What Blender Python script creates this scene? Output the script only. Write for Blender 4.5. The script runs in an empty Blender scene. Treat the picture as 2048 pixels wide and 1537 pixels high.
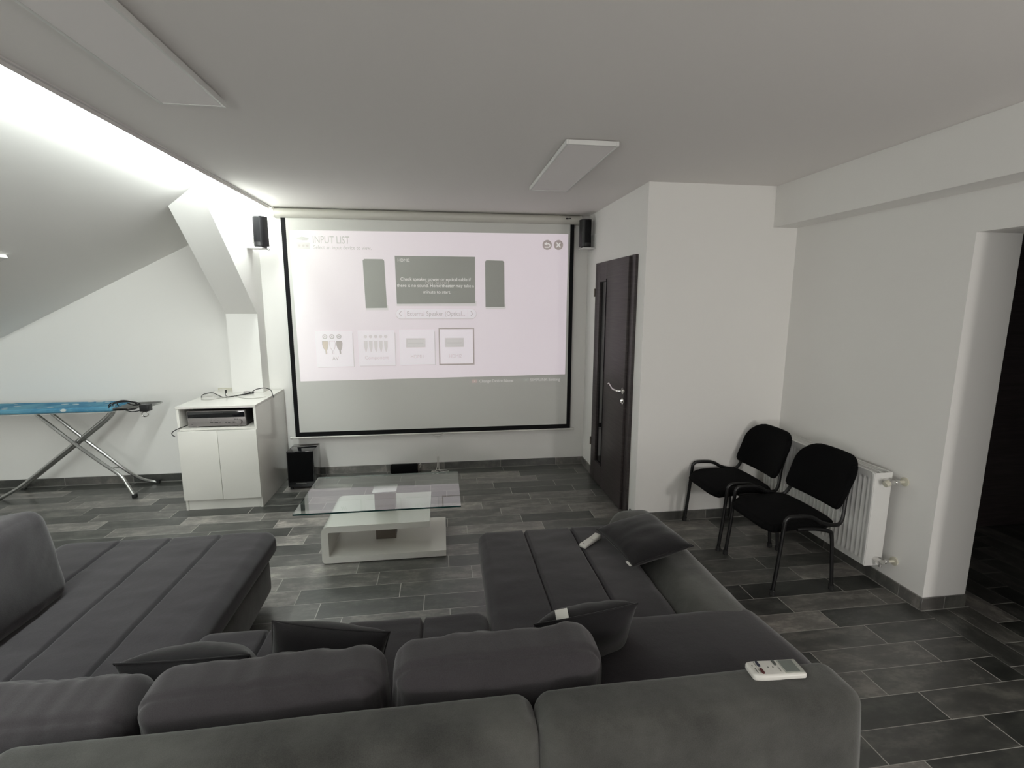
import bpy, bmesh, math, random
from mathutils import Vector, Matrix, noise
random.seed(7)
S = bpy.context.scene
COL = S.collection
PI = math.pi

# ------------------------------------------------------------------ camera, world, lights, exposure
def basis(yaw, pitch, roll):
    f = Vector((math.sin(yaw)*math.cos(pitch), math.cos(yaw)*math.cos(pitch), math.sin(pitch)))
    r = Vector((math.cos(yaw), -math.sin(yaw), 0))
    u = r.cross(f)
    r2 = r*math.cos(roll) + u*math.sin(roll)
    u2 = -r*math.sin(roll) + u*math.cos(roll)
    return f, r2, u2
F_, R_, U_ = basis(0.1396, -0.163, 0.0024)
cd = bpy.data.cameras.new('camera')
cd.sensor_width = 36.0; cd.sensor_fit = 'HORIZONTAL'; cd.lens = 997.64/2048*36.0
cd.clip_start = 0.02; cd.clip_end = 60
cam = bpy.data.objects.new('camera', cd); COL.objects.link(cam)
cam.matrix_world = Matrix(((R_.x, U_.x, -F_.x, 0), (R_.y, U_.y, -F_.y, 0), (R_.z, U_.z, -F_.z, 1.70), (0, 0, 0, 1)))
S.camera = cam

w = bpy.data.worlds.new('world'); S.world = w; w.use_nodes = True
w.node_tree.nodes['Background'].inputs[0].default_value = (0.5, 0.55, 0.6, 1)
w.node_tree.nodes['Background'].inputs[1].default_value = 0.02

S.view_settings.view_transform = 'Standard'; S.view_settings.look = 'None'
S.view_settings.exposure = 0.0; S.view_settings.gamma = 1.0; S.view_settings.use_curve_mapping = False
S.cycles.use_denoising = True
S.cycles.max_bounces = 10; S.cycles.diffuse_bounces = 6; S.cycles.transparent_max_bounces = 12

def area(name, loc, target, sx, sy, power, color, spread=PI):
    l = bpy.data.lights.new(name, 'AREA'); l.shape = 'RECTANGLE'; l.size = sx; l.size_y = sy
    l.energy = power; l.color = color; l.spread = spread
    o = bpy.data.objects.new(name, l); COL.objects.link(o); o.location = loc
    d = Vector(target) - Vector(loc)
    o.rotation_euler = d.to_track_quat('-Z', 'Y').to_euler()
    return o
# LED tape behind the lip of the ceiling edge, shining out over the sloped ceiling
led = area('cove_led_light', (-1.512, 0.72, 2.533), (-2.512, 0.72, 1.733), 8.4, 0.024, 140, (0.93, 1.0, 0.965))
# unseen fill lights added behind the viewer; last one read off the chair shadows
area('rear_fill_light', (1.85, -3.45, 1.45), (1.3, 0, 1.6), 1.3, 1.4, 24, (1.0, 0.965, 0.95))
area('left_fill_light', (-2.3, -2.9, 1.10), (2.6, 2.6, 1.5), 1.2, 1.0, 46, (1.0, 0.975, 0.955))
area('kitchen_lamp_light', (2.50, -1.3, 0.98), (2.0, 3.3, 0.9), 0.12, 0.12, 21, (1.0, 0.955, 0.91))

# ------------------------------------------------------------------ helpers
def mat(name, color=(0.5, 0.5, 0.5), rough=0.6, metal=0.0, spec=0.5, emit=None, estr=0.0, coat=0.0):
    m = bpy.data.materials.new(name); m.use_nodes = True
    b = m.node_tree.nodes['Principled BSDF']
    b.inputs['Base Color'].default_value = (*color, 1); b.inputs['Roughness'].default_value = rough
    b.inputs['Metallic'].default_value = metal; b.inputs['Specular IOR Level'].default_value = spec
    b.inputs['Coat Weight'].default_value = coat
    if emit:
        b.inputs['Emission Color'].default_value = (*emit, 1); b.inputs['Emission Strength'].default_value = estr
    return m
def nd(m, t): return m.node_tree.nodes.new(t)
def lk(m, a, b): m.node_tree.links.new(a, b)
def bsdf(m): return m.node_tree.nodes['Principled BSDF']
def M(m, op, a, b=None, c=None):
    n = nd(m, 'ShaderNodeMath'); n.operation = op
    for i, v in enumerate((a, b, c)):
        if v is None: continue
        if isinstance(v, (int, float)): n.inputs[i].default_value = v
        else: lk(m, v, n.inputs[i])
    return n.outputs[0]
def ramp(m, fac, stops):
    n = nd(m, 'ShaderNodeValToRGB'); e = n.color_ramp.elements
    while len(e) < len(stops): e.new(0.5)
    for k, (p, c) in enumerate(stops):
        e[k].position = p; e[k].color = (*c, 1)
    lk(m, fac, n.inputs[0]); return n.outputs[0]
def noise_n(m, scale, detail=3, rough=0.55, vec=None, stretch=None):
    tc = nd(m, 'ShaderNodeTexCoord'); v = vec or tc.outputs['Object']
    if stretch:
        mp = nd(m, 'ShaderNodeMapping'); mp.inputs['Scale'].default_value = stretch; lk(m, v, mp.inputs[0]); v = mp.outputs[0]
    n = nd(m, 'ShaderNodeTexNoise'); n.inputs['Scale'].default_value = scale; n.inputs['Detail'].default_value = detail
    n.inputs['Roughness'].default_value = rough; lk(m, v, n.inputs['Vector']); return n.outputs['Fac']
def bump(m, h, strength, dist=0.002):
    n = nd(m, 'ShaderNodeBump'); n.inputs['Strength'].default_value = strength; n.inputs['Distance'].default_value = dist
    lk(m, h, n.inputs['Height']); lk(m, n.outputs[0], bsdf(m).inputs['Normal'])
def mix(m, fac, a, b, mode='MIX'):
    n = nd(m, 'ShaderNodeMix'); n.data_type = 'RGBA'; n.blend_type = mode
    if isinstance(fac, (int, float)): n.inputs[0].default_value = fac
    else: lk(m, fac, n.inputs[0])
    for i, v in ((6, a), (7, b)):
        if isinstance(v, tuple): n.inputs[i].default_value = (*v, 1)
        else: lk(m, v, n.inputs[i])
    return n.outputs[2]

def link_mesh(name, bm, m=None, parent=None, loc=None, smooth=True, angle=40):
    bmesh.ops.recalc_face_normals(bm, faces=bm.faces)
    me = bpy.data.meshes.new(name)
    if loc is not None: bmesh.ops.translate(bm, verts=bm.verts, vec=-Vector(loc))
    bm.to_mesh(me); bm.free()
    for x in (m if isinstance(m, (list, tuple)) else [m]):
        if x: me.materials.append(x)
    if smooth:
        me.shade_smooth(); me.set_sharp_from_angle(angle=math.radians(angle))
    o = bpy.data.objects.new(name, me); COL.objects.link(o)
    if parent: o.parent = parent
    if loc is not None: o.location = loc
    return o
def thing(name, label, cat, loc=(0, 0, 0), rotz=0, group=None):
    o = bpy.data.objects.new(name, None); COL.objects.link(o); o.empty_display_size = 0.1
    o.location = loc; o.rotation_euler = (0, 0, rotz); o['label'] = label; o['category'] = cat
    if group: o['group'] = group
    return o
def tag(o, label, cat, group=None):
    o['label'] = label; o['category'] = cat
    if group: o['group'] = group
    return o
def struct(name, bm, m, parent=None, label=None, cat=None, **k):
    o = link_mesh(name, bm, m, parent, **k)
    if not parent:
        o['kind'] = 'structure'
        if label: o['label'] = label
        if cat: o['category'] = cat
    return o
class P:                      # parts given in room coordinates under a thing that has its own base point
    def __init__(s, t): s.t = t; s.off = Vector(t.location)
    def __call__(s, name, bm, m, parent=None, label=None, **k):
        bmesh.ops.translate(bm, verts=bm.verts, vec=-s.off)
        o = link_mesh(name, bm, m, parent or s.t, **k)
        if label: o['label'] = label
        return o
def NB(): return bmesh.new()
def box(bm, lo, hi, bev=0.0, seg=2, mi=0):
    lo = Vector(lo); hi = Vector(hi)
    r = bmesh.ops.create_cube(bm, size=1.0, matrix=Matrix.Translation((lo+hi)/2) @ Matrix.Diagonal((*(hi-lo), 1)))
    fs = {f for v in r['verts'] for f in v.link_faces}
    if bev > 0:
        es = list({e for v in r['verts'] for e in v.link_edges})
        rr = bmesh.ops.bevel(bm, geom=es, offset=bev, segments=seg, profile=0.6, affect='EDGES')
        fs = set(rr['faces']) | {f for f in fs if f.is_valid}
    for f in fs: f.material_index = mi
    return bm
def B(lo, hi, bev=0.0, seg=2): return box(NB(), lo, hi, bev, seg)
def prism(bm, pts, vec):      # closed polygon (3-D points) extruded by vec
    vs = [bm.verts.new(p) for p in pts]; f = bm.faces.new(vs)
    r = bmesh.ops.extrude_face_region(bm, geom=[f])
    bmesh.ops.translate(bm, verts=[g for g in r['geom'] if isinstance(g, bmesh.types.BMVert)], vec=vec)
    return bm
def smooth_path(pts, n=6, closed=False):
    P_ = [Vector(p) for p in pts]; out = []
    N = len(P_)
    rng = range(N if closed else N-1)
    for i in rng:
        if closed: a, b, c, d = P_[(i-1) % N], P_[i], P_[(i+1) % N], P_[(i+2) % N]
        else: a, b, c, d = P_[max(i-1, 0)], P_[i], P_[i+1], P_[min(i+2, N-1)]
        for k in range(n):
            t = k/n
            out.append(0.5*((2*b)+(c-a)*t+(2*a-5*b+4*c-d)*t*t+(3*b-a-3*c+d)*t**3))
    if not closed: out.append(P_[-1])
    return out
def tube(bm, pts, r, seg=10, n=6, closed=False, sy=1.0, smooth=True):
    path = smooth_path(pts, n, closed) if smooth else [Vector(p) for p in pts]
    L = len(path); rings = []
    t0 = (path[1]-path[0]).normalized()
    up = Vector((0, 0, 1)) if abs(t0.z) < 0.9 else Vector((0, 1, 0))
    nx = t0.cross(up).normalized()
    for i, p in enumerate(path):
        if closed: t = (path[(i+1) % L]-path[i-1]).normalized()
        else: t = (path[min(i+1, L-1)]-path[max(i-1, 0)]).normalized()
        nx = (nx - t*nx.dot(t)).normalized(); ny = t.cross(nx)
        rr = r(i/(L-1)) if callable(r) else r
        rings.append([bm.verts.new(p + (nx*math.cos(a)+ny*math.sin(a)*sy)*rr) for a in [2*PI*k/seg for k in range(seg)]])
    for i in range(L if closed else L-1):
        a, b = rings[i], rings[(i+1) % L]
        for k in range(seg): bm.faces.new((a[k], a[(k+1) % seg], b[(k+1) % seg], b[k]))
    if not closed:
        bm.faces.new(rings[0][::-1]); bm.faces.new(rings[-1])
    return bm
def cyl(bm, a, b, r, seg=20, r2=None):
    a = Vector(a); b = Vector(b); d = b-a
    q = d.to_track_quat('Z', 'Y').to_matrix().to_4x4()
    bmesh.ops.create_cone(bm, cap_ends=True, segments=seg, radius1=r, radius2=r if r2 is None else r2, depth=d.length,
                          matrix=Matrix.Translation((a+b)/2) @ q)
    return bm
def axis(lo, hi, r, n, k=4):
    n = max(n, 1)
    a = [lo + r*i/k for i in range(k)]; c = [hi - r + r*(i+1)/k for i in range(k)]
    m = [lo + r + (hi-lo-2*r)*i/n for i in range(n+1)]
    return a + m + c
def softbox(bm, lo, hi, r, n=(10, 10, 4), puff=(0, 0, 0), wr=0.0, wf=6.0, deform=None, k=4):
    X, Y, Z = (axis(lo[i], hi[i], r, n[i], k) for i in range(3))
    nx, ny, nz = len(X)-1, len(Y)-1, len(Z)-1
    V = {}
    c = [(lo[i]+hi[i])/2 for i in range(3)]; h = [(hi[i]-lo[i])/2 for i in range(3)]
    def g(i, j, l):
        if (i, j, l) in V: return V[(i, j, l)]
        p = [X[i], Y[j], Z[l]]
        q = [min(max(p[a], lo[a]+r), hi[a]-r) for a in range(3)]
        d = Vector([p[a]-q[a] for a in range(3)])
        nn = d.normalized() if d.length > 1e-9 else Vector((0, 0, 1))
        m = Vector(q) + nn*r
        s = [(p[a]-c[a])/h[a] for a in range(3)]
        for a in range(3):
            b1, b2 = (a+1) % 3, (a+2) % 3
            m[a] += puff[a]*s[a]*(1-s[b1]**2)*(1-s[b2]**2)
        if wr:
            m += nn*wr*(noise.noise(m*wf)+0.5*noise.noise(m*wf*2.3+Vector((5, 1, 2))))
        if deform: m = deform(m, s, nn)
        V[(i, j, l)] = bm.verts.new(m); return V[(i, j, l)]
    def q(a, b, c_, d): 
        bm.faces.new((g(*a), g(*b), g(*c_), g(*d)))
    for i in range(nx):
        for j in range(ny):
            for l in (0, nz): q((i, j, l), (i+1, j, l), (i+1, j+1, l), (i, j+1, l))
    for i in range(nx):
        for l in range(nz):
            for j in (0, ny): q((i, j, l), (i+1, j, l), (i+1, j, l+1), (i, j, l+1))
    for j in range(ny):
        for l in range(nz):
            for i in (0, nx): q((i, j, l), (i, j+1, l), (i, j+1, l+1), (i, j, l+1))
    return bm
def pillow(bm, w, h, t, n=26, seed=0, wr=0.006, pinch=0.06):
    # a soft square cushion in its own XZ plane, thickness along Y
    so = Vector((seed*3.7, seed*1.3, seed))
    top = {}; bot = {}
    for i in range(n+1):
        for j in range(n+1):
            u = -1+2*i/n; v = -1+2*j/n
            u = math.copysign(1-(1-abs(u))**1.25, u); v = math.copysign(1-(1-abs(v))**1.25, v)
            x = u*w/2*(1-pinch*(1-v*v)*abs(u)**3*1.0); z = v*h/2*(1-pinch*(1-u*u)*abs(v)**3)
            th = t/2*((1-abs(u)**2.6)*(1-abs(v)**2.6))**0.55
            wv = wr*noise.noise(Vector((x, z, 0))*9+so) + wr*0.7*noise.noise(Vector((x*22, z*9, 3))+so)
            edge = i in (0, n) or j in (0, n)
            a = bm.verts.new((x, th+(0 if edge else wv), z)); top[i, j] = a
            bot[i, j] = a if edge else bm.verts.new((x, -th+wv*0.8, z))
    for i in range(n):
        for j in range(n):
            bm.faces.new((top[i, j], top[i+1, j], top[i+1, j+1], top[i, j+1]))
            bm.faces.new((bot[i, j], bot[i, j+1], bot[i+1, j+1], bot[i+1, j]))
    return bm
def copy_tree(o, parent=None):
    c = o.copy(); COL.objects.link(c)
    if parent: c.parent = parent
    for ch in list(o.children): copy_tree(ch, c)
    return c

# ------------------------------------------------------------------ materials
m_wall = mat('wall_paint', (0.82, 0.81, 0.785), 0.9, spec=0.2)
bump(m_wall, noise_n(m_wall, 260, 2), 0.08, 0.001)
m_ceil = mat('ceiling_paint', (0.80, 0.775, 0.755), 0.95, spec=0.1)
bump(m_ceil, noise_n(m_ceil, 240, 2), 0.06, 0.001)

def tile_mat(name, dir_y=False, base=False):
    m = mat(name, (0.06, 0.06, 0.055), 0.42, spec=1.0)
    tc = nd(m, 'ShaderNodeTexCoord'); sp = nd(m, 'ShaderNodeSeparateXYZ'); lk(m, tc.outputs['Object'], sp.inputs[0])
    x, y, z = sp.outputs
    if base:       # skirting pieces laid end to end
        along = M(m, 'ADD', x, y)
        u = M(m, 'DIVIDE', M(m, 'SUBTRACT', along, 0.30), 0.5833); row = M(m, 'ADD', 3.0, 0.0)
        col = M(m, 'FLOOR', u); fu = M(m, 'FRACT', u)
        ex = M(m, 'MULTIPLY', M(m, 'SUBTRACT', 0.5, M(m, 'ABSOLUTE', M(m, 'SUBTRACT', fu, 0.5))), 0.5833)
        edge = ex
    else:
        if dir_y:
            v = M(m, 'DIVIDE', M(m, 'SUBTRACT', x, 2.633), 0.149); uu = y
        else:
            v = M(m, 'DIVIDE', M(m, 'SUBTRACT', 4.967, y), 0.149); uu = x
        row = M(m, 'FLOOR', v); fv = M(m, 'FRACT', v)
        u = M(m, 'DIVIDE', M(m, 'SUBTRACT', M(m, 'SUBTRACT', uu, 1.181), M(m, 'MULTIPLY', row, 0.14583)), 0.5833)
        col = M(m, 'FLOOR', u); fu = M(m, 'FRACT', u)
        ex = M(m, 'MULTIPLY', M(m, 'SUBTRACT', 0.5, M(m, 'ABSOLUTE', M(m, 'SUBTRACT', fu, 0.5))), 0.5833)
        ey = M(m, 'MULTIPLY', M(m, 'SUBTRACT', 0.5, M(m, 'ABSOLUTE', M(m, 'SUBTRACT', fv, 0.5))), 0.149)
        edge = M(m, 'MINIMUM', M(m, 'MULTIPLY', ex, 0.62), ey)
    cx = nd(m, 'ShaderNodeCombineXYZ'); lk(m, row, cx.inputs[0]); lk(m, col, cx.inputs[1])
    wn = nd(m, 'ShaderNodeTexWhiteNoise'); wn.noise_dimensions = '3D'; lk(m, cx.outputs[0], wn.inputs['Vector'])
    r1 = wn.outputs['Value']
    tint = ramp(m, r1, [(0.0, (0.026, 0.028, 0.025)), (0.25, (0.044, 0.046, 0.042)), (0.58, (0.074, 0.074, 0.068)),
                        (0.82, (0.118, 0.113, 0.105)), (1.0, (0.195, 0.185, 0.172))])
    # cloudy slate figure, shifted tile by tile
    sc = nd(m, 'ShaderNodeVectorMath'); sc.operation = 'MULTIPLY_ADD'
    lk(m, cx.outputs[0], sc.inputs[0]); sc.inputs[1].default_value = (7.3, 3.1, 0); lk(m, tc.outputs['Object'], sc.inputs[2])
    mp = nd(m, 'ShaderNodeMapping'); mp.inputs['Scale'].default_value = (1, 2.2, 1) if not dir_y else (2.2, 1, 1)
    lk(m, sc.outputs[0], mp.inputs[0])
    n1 = noise_n(m, 5.5, 6, 0.65, vec=mp.outputs[0])
    n2 = noise_n(m, 30, 4, 0.7, vec=mp.outputs[0])
    cl = M(m, 'ADD', M(m, 'MULTIPLY', n1, 1.25), M(m, 'MULTIPLY', n2, 0.35))
    shade = ramp(m, cl, [(0.42, (0.50, 0.50, 0.50)), (0.78, (1.0, 1.0, 1.0)), (1.0, (2.0, 1.95, 1.9))])
    c = mix(m, 1.0, tint, shade, 'MULTIPLY')
    st = noise_n(m, 2.6, 5, 0.6, vec=mp.outputs[0])          # pale worn scuffs
    stm = M(m, 'MULTIPLY', ramp(m, st, [(0.69, (0, 0, 0)), (0.78, (1, 1, 1))]), 0.55)
    c = mix(m, stm, c, (0.24, 0.23, 0.215))
    gm = M(m, 'LESS_THAN', edge, 0.0014)
    c = mix(m, gm, c, (0.40, 0.39, 0.36))
    lk(m, c, bsdf(m).inputs['Base Color'])
    ro = M(m, 'ADD', M(m, 'MULTIPLY', n1, 0.20), 0.24)
    lk(m, M(m, 'MAXIMUM', ro, M(m, 'MULTIPLY', gm, 0.85)), bsdf(m).inputs['Roughness'])
    hh = M(m, 'SUBTRACT', M(m, 'MULTIPLY', n2, 0.25), gm)
    bump(m, hh, 0.25, 0.0015)
    return m
m_tile = tile_mat('floor_tile'); m_tile_hall = tile_mat('hall_tile', dir_y=True); m_skirt = tile_mat('skirting_tile', base=True)
m_grout = mat('grout', (0.30, 0.295, 0.275), 0.9, spec=0.1)

def fabric(name, c, patch=0.0, scale=3.5, rough=0.95, sheen=0.25):
    m = mat(name, c, rough, spec=0.15)
    b = bsdf(m); b.inputs['Sheen Weight'].default_value = sheen; b.inputs['Sheen Roughness'].default_value = 0.5
    n1 = noise_n(m, scale, 4, 0.6); n2 = noise_n(m, 420, 2, 0.7)
    lo = tuple(v*(1-patch) for v in c); hi = tuple(v*(1+patch*1.25) for v in c)
    a = ramp(m, n1, [(0.36, lo), (0.66, hi)])
    a2 = mix(m, 0.35, a, ramp(m, n2, [(0.3, tuple(v*0.55 for v in c)), (0.7, tuple(v*1.5 for v in c))]))
    lk(m, a2, b.inputs['Base Color'])
    n3 = noise_n(m, 16, 3, 0.6)
    bump(m, M(m, 'ADD', M(m, 'MULTIPLY', n2, 0.30), n3), 0.35, 0.004)
    return m
m_fab = fabric('woven_upholstery', (0.0295, 0.0265, 0.030), 0.06)
m_fab2 = fabric('woven_cushion', (0.0385, 0.035, 0.038), 0.08)
m_pil = fabric('throw_pillow_cloth', (0.013, 0.012, 0.0133), 0.10)
m_sue = fabric('brushed_suede', (0.053, 0.053, 0.0485), 0.55, 3.4, sheen=0.3)
m_blk_cloth = fabric('black_cloth', (0.0022, 0.0022, 0.0026), 0.1, sheen=0.0)
m_tag = mat('care_tag_cloth', (0.6, 0.6, 0.56), 0.8)
m_white = mat('white_lacquer', (0.75, 0.735, 0.69), 0.22, spec=0.5, coat=0.4)
m_white_matt = mat('white_matt_paint', (0.72, 0.72, 0.70), 0.5)
m_panel = mat('panel_textured_white', (0.88, 0.85, 0.84), 0.8); bump(m_panel, noise_n(m_panel, 900, 2), 0.3, 0.001)
m_plastic = mat('white_plastic', (0.66, 0.65, 0.61), 0.4)
m_black = mat('black_plastic', (0.010, 0.010, 0.011), 0.35)
m_blackg = mat('black_gloss', (0.006, 0.006, 0.008), 0.08, spec=0.6, coat=0.5)
m_blackm = mat('black_matt', (0.004, 0.004, 0.005), 0.7, spec=0.2)
m_dkmetal = mat('black_tube_metal', (0.006, 0.006, 0.0065), 0.38, spec=0.5)
m_chrome = mat('chrome', (0.75, 0.74, 0.72), 0.18, 1.0)
m_steel = mat('satin_steel_tube', (0.50, 0.50, 0.49), 0.30, 1.0)
m_bronze = mat('brushed_metal_block', (0.20, 0.17, 0.145), 0.45, 0.6)
m_silver = mat('silver_faceplate', (0.30, 0.28, 0.275), 0.38, 0.55)
m_grey_int = mat('cabinet_inside', (0.50, 0.50, 0.47), 0.6)
m_cream = mat('cream_plastic', (0.62, 0.60, 0.50), 0.45)
m_rubber = mat('rubber', (0.015, 0.015, 0.015), 0.8)

def wood():
    m = mat('wenge_veneer', (0.05, 0.04, 0.04), 0.42, spec=0.4)
    n = noise_n(m, 3.0, 6, 0.6, stretch=(1, 1.2, 26)); n2 = noise_n(m, 14, 4, 0.6, stretch=(1, 2, 40))
    f = M(m, 'ADD', M(m, 'MULTIPLY', n, 0.7), M(m, 'MULTIPLY', n2, 0.3))
    lk(m, ramp(m, f, [(0.35, (0.030, 0.024, 0.024)), (0.52, (0.048, 0.039, 0.039)), (0.68, (0.070, 0.058, 0.057))]), bsdf(m).inputs['Base Color'])
    bump(m, f, 0.15, 0.001); return m
m_wood = wood()
def glass_thin(name, tint, ior=1.5, rough=0.0):
    m = bpy.data.materials.new(name); m.use_nodes = True; nt = m.node_tree
    nt.nodes.remove(nt.nodes['Principled BSDF']); out = nt.nodes['Material Output']
    t = nd(m, 'ShaderNodeBsdfTransparent'); t.inputs[0].default_value = (*tint, 1)
    g = nd(m, 'ShaderNodeBsdfGlossy'); g.inputs['Roughness'].default_value = rough; g.inputs['Color'].default_value = (1, 1, 1, 1)
    fr = nd(m, 'ShaderNodeFresnel'); fr.inputs[0].default_value = ior
    mx = nd(m, 'ShaderNodeMixShader'); ge = nd(m, 'ShaderNodeNewGeometry'); lk(m, M(m, 'MULTIPLY', fr.outputs[0], M(m, 'SUBTRACT', 1.0, ge.outputs['Backfacing'])), mx.inputs[0]); lk(m, t.outputs[0], mx.inputs[1]); lk(m, g.outputs[0], mx.inputs[2])
    lk(m, mx.outputs[0], out.inputs[0]); return m
m_glass = glass_thin('table_glass', (0.93, 0.97, 0.955), 2.4)
m_glass_edge = mat('glass_edge', (0.015, 0.05, 0.045), 0.1, spec=0.6)
m_smoked = mat('smoked_glass', (0.008, 0.008, 0.009), 0.06, spec=0.6)

# ------------------------------------------------------------------ room shell
XL, XR, YB, YR, H = -4.45, 2.63, 4.98, -3.6, 2.536
XD, YF, XB, ZB = 1.462, 3.51, 2.436, 2.247
bm = NB(); box(bm, (XL-0.15, YR-0.15, -0.12), (2.633, YB+0.15, 0.0)); struct('floor', bm, m_tile, smooth=False)
bm = NB(); box(bm, (2.633, -0.4, -0.12), (5.3, 3.75, 0.0)); struct('floor_hall', bm, m_tile_hall, smooth=False)
bm = NB(); box(bm, (XL-0.15, YB, 0), (XD+0.10, YB+0.15, 3.1)); struct('wall_back', bm, m_wall, smooth=False)
bm = NB(); box(bm, (XL-0.15, YR-0.15, 0), (XR+0.3, YR, 3.1)); struct('wall_rear', bm, m_wall, smooth=False)
bm = NB(); box(bm, (XL-0.15, YR, 0), (XL, YB, 1.3)); struct('wall_left', bm, m_wall, smooth=False)
# box-out that holds the door: door face and the face towards the room, in one piece of masonry
bm = NB()
box(bm, (XD, YF, 0), (2.78, YF+0.14, 2.72))
box(bm, (XD, YF+0.14, 2.047), (XD+0.12, YB, 2.72))
box(bm, (XD, 4.615, 0), (XD+0.12, YB, 2.047))
box(bm, (XD, YF+0.14, 0), (XD+0.12, 3.655, 2.047))
struct('wall_door', bm, m_wall, smooth=False)
bm = NB()     # right wall with the opening beside the viewer
YJ, YJ2, ZJ, XJ = 2.2136, 1.15, 2.047, 2.9044
box(bm, (XR, YJ, 0), (XJ, YF+0.14, 2.72)); box(bm, (XR, YJ2, ZJ), (XJ, YJ, 2.72)); box(bm, (XR, YR, 0), (XJ, YJ2, 2.72))
struct('wall_right', bm, m_wall, smooth=False)
bm = NB(); box(bm, (XB, YR, ZB), (XR, YF, H+0.02)); struct('beam', bm, m_wall, smooth=False)
bm = NB(); box(bm, (-1.498, YR, H), (XR, YB, H+0.03)); struct('ceiling', bm, m_ceil, smooth=False)
bm = NB(); box(bm, (-2.0, YR-0.15, 2.95), (3.0, YB+0.15, 3.1)); struct('ceiling_void', bm, m_ceil, smooth=False)
def slz(x): return 2.520+0.511*(x+1.605)
bm = NB()     # sloped roof side, turning up behind the ceiling edge
prism(bm, [(XL-0.15, YR-0.15, slz(XL-0.15)), (-1.30, YR-0.15, slz(-1.30)), (-1.30, YR-0.15, slz(-1.3)+0.2), (XL-0.15, YR-0.15, slz(XL-0.15)+0.2)],
      (0, YB-YR+0.3, 0)); struct('ceiling_slope', bm, m_wall, smooth=False)
# boxed-in post that leans out into a raking strut under the slope
bm = NB()
prism(bm, [(-1.905, YB, 0), (-1.905, 4.80, 0), (-1.905, 4.80, 1.59), (-1.905, 3.40, 2.95), (-1.905, YB, 2.95)], (0.265, 0, 0))
struct('pillar', bm, m_wall, smooth=False)
bm = NB(); box(bm, (-1.502, YR+0.01, 2.511), (-1.497, YB, H)); box(bm, (-1.497, YR+0.01, 2.528), (-1.485, YB, H))
struct('trim_1', bm, mat('aluminium_edge', (0.74, 0.72, 0.71), 0.6, 0.0), smooth=False)
# hallway beyond the opening
m_hall = mat('hall_unlit_tone', (0.10, 0.09, 0.09), 0.9, spec=0.1)  # dark colour stands in for the lack of light in the hallway
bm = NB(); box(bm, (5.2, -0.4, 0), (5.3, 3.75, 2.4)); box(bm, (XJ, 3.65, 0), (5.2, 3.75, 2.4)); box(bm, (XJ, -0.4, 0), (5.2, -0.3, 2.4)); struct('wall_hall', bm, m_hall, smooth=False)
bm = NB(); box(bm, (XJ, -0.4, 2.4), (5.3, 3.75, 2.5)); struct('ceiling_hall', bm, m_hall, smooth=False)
# dark door standing in the hallway
d2 = struct('door_2', B((3.55, 3.06, 0.01), (5.15, 3.11, 2.38), 0.004), m_wood)

HB, TB = 0.0744, 0.011
def skirt(name, lo, hi, gl, gh):
    o = struct(name, B(lo, hi, 0.0015, 1), m_skirt)
    struct('grout_line', B(gl, gh), m_grout, parent=o, smooth=False); return o
skirt('baseboard_back', (XL, YB-TB, 0), (XD, YB, HB), (XL, YB-TB-0.003, 0), (XD, YB-TB, 0.003))
skirt('baseboard_door', (XD-TB, 4.63, 0), (XD, YB-TB, HB), (XD-TB-0.003, 4.63, 0), (XD-TB, YB-TB, 0.003))
skirt('baseboard_front', (XD, YF-TB, 0), (XR, YF, HB), (XD, YF-TB-0.003, 0), (XR, YF-TB, 0.003))
skirt('baseboard_corner', (XD-TB, YF-TB, 0), (XD, 3.60, HB), (XD-TB-0.003, YF-TB, 0), (XD-TB, 3.60, 0.003))
skirt('baseboard_right', (XR-TB, YJ, 0), (XR, YF-TB, HB), (XR-TB-0.003, YJ, 0), (XR-TB, YF-TB, 0.003))
skirt('baseboard_jamb', (XR-TB, YJ-TB, 0), (XJ, YJ, HB), (XR-TB, YJ-TB-0.003, 0), (XJ+0.02, YJ-TB, 0.003))
skirt('baseboard_left', (XL, YR, 0), (XL+TB, YB-TB, HB), (XL+TB, YR, 0), (XL+TB+0.003, YB-TB, 0.003))

# ------------------------------------------------------------------ door in the box-out
def xbox(bm, x0, x1, y0, y1, z0, z1, b=0.0): return box(bm, (x0, y0, z0), (x1, y1, z1), b)
X0 = XD-0.028
dr = thing('door_1', 'dark brown wooden door with a narrow upright glass strip', 'door', (XD, 4.12, 0)); dr['kind'] = 'structure'
dp = P(dr)
bm = NB(); YA, YZ = 3.648, 4.622
xbox(bm, X0+0.006, XD+0.115, YA, YA+0.085, 0, 2.055, 0.002); xbox(bm, X0+0.006, XD+0.115, YZ-0.075, YZ, 0, 2.055, 0.002); xbox(bm, X0+0.006, XD+0.115, YA+0.085, YZ-0.075, 1.985, 2.055, 0.002)
dp('door_frame', bm, m_wood)
LY0, LY1 = YA+0.090, YZ-0.055
gy0, gy1, gz0, gz1 = 4.255, 4.435, 0.21, 1.88
bm = NB(); xd0, xd1 = X0-0.012, X0+0.03
xbox(bm, xd0, xd1, LY0, gy0, 0.012, 2.045, 0.0015); xbox(bm, xd0, xd1, gy1, LY1, 0.012, 2.045, 0.0015)
xbox(bm, xd0, xd1, gy0, gy1, 0.012, gz0, 0); xbox(bm, xd0, xd1, gy0, gy1, gz1, 2.045, 0)
dl = dp('door_leaf', bm, m_wood)
dp('glass_strip', xbox(NB(), xd0+0.016, xd0+0.022, gy0, gy1, gz0, gz1), m_smoked, dl)
bm = NB(); xbox(bm, xd0-0.004, xd0+0.02, gy0-0.012, gy0, gz0, gz1+0.02, 0.001)
dp('glazing_bead', bm, m_blackm, dl)
hz = 1.005; hy = 3.745
bm = NB(); cyl(bm, (xd0, hy, hz), (xd0-0.009, hy, hz), 0.026, 28)
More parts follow.
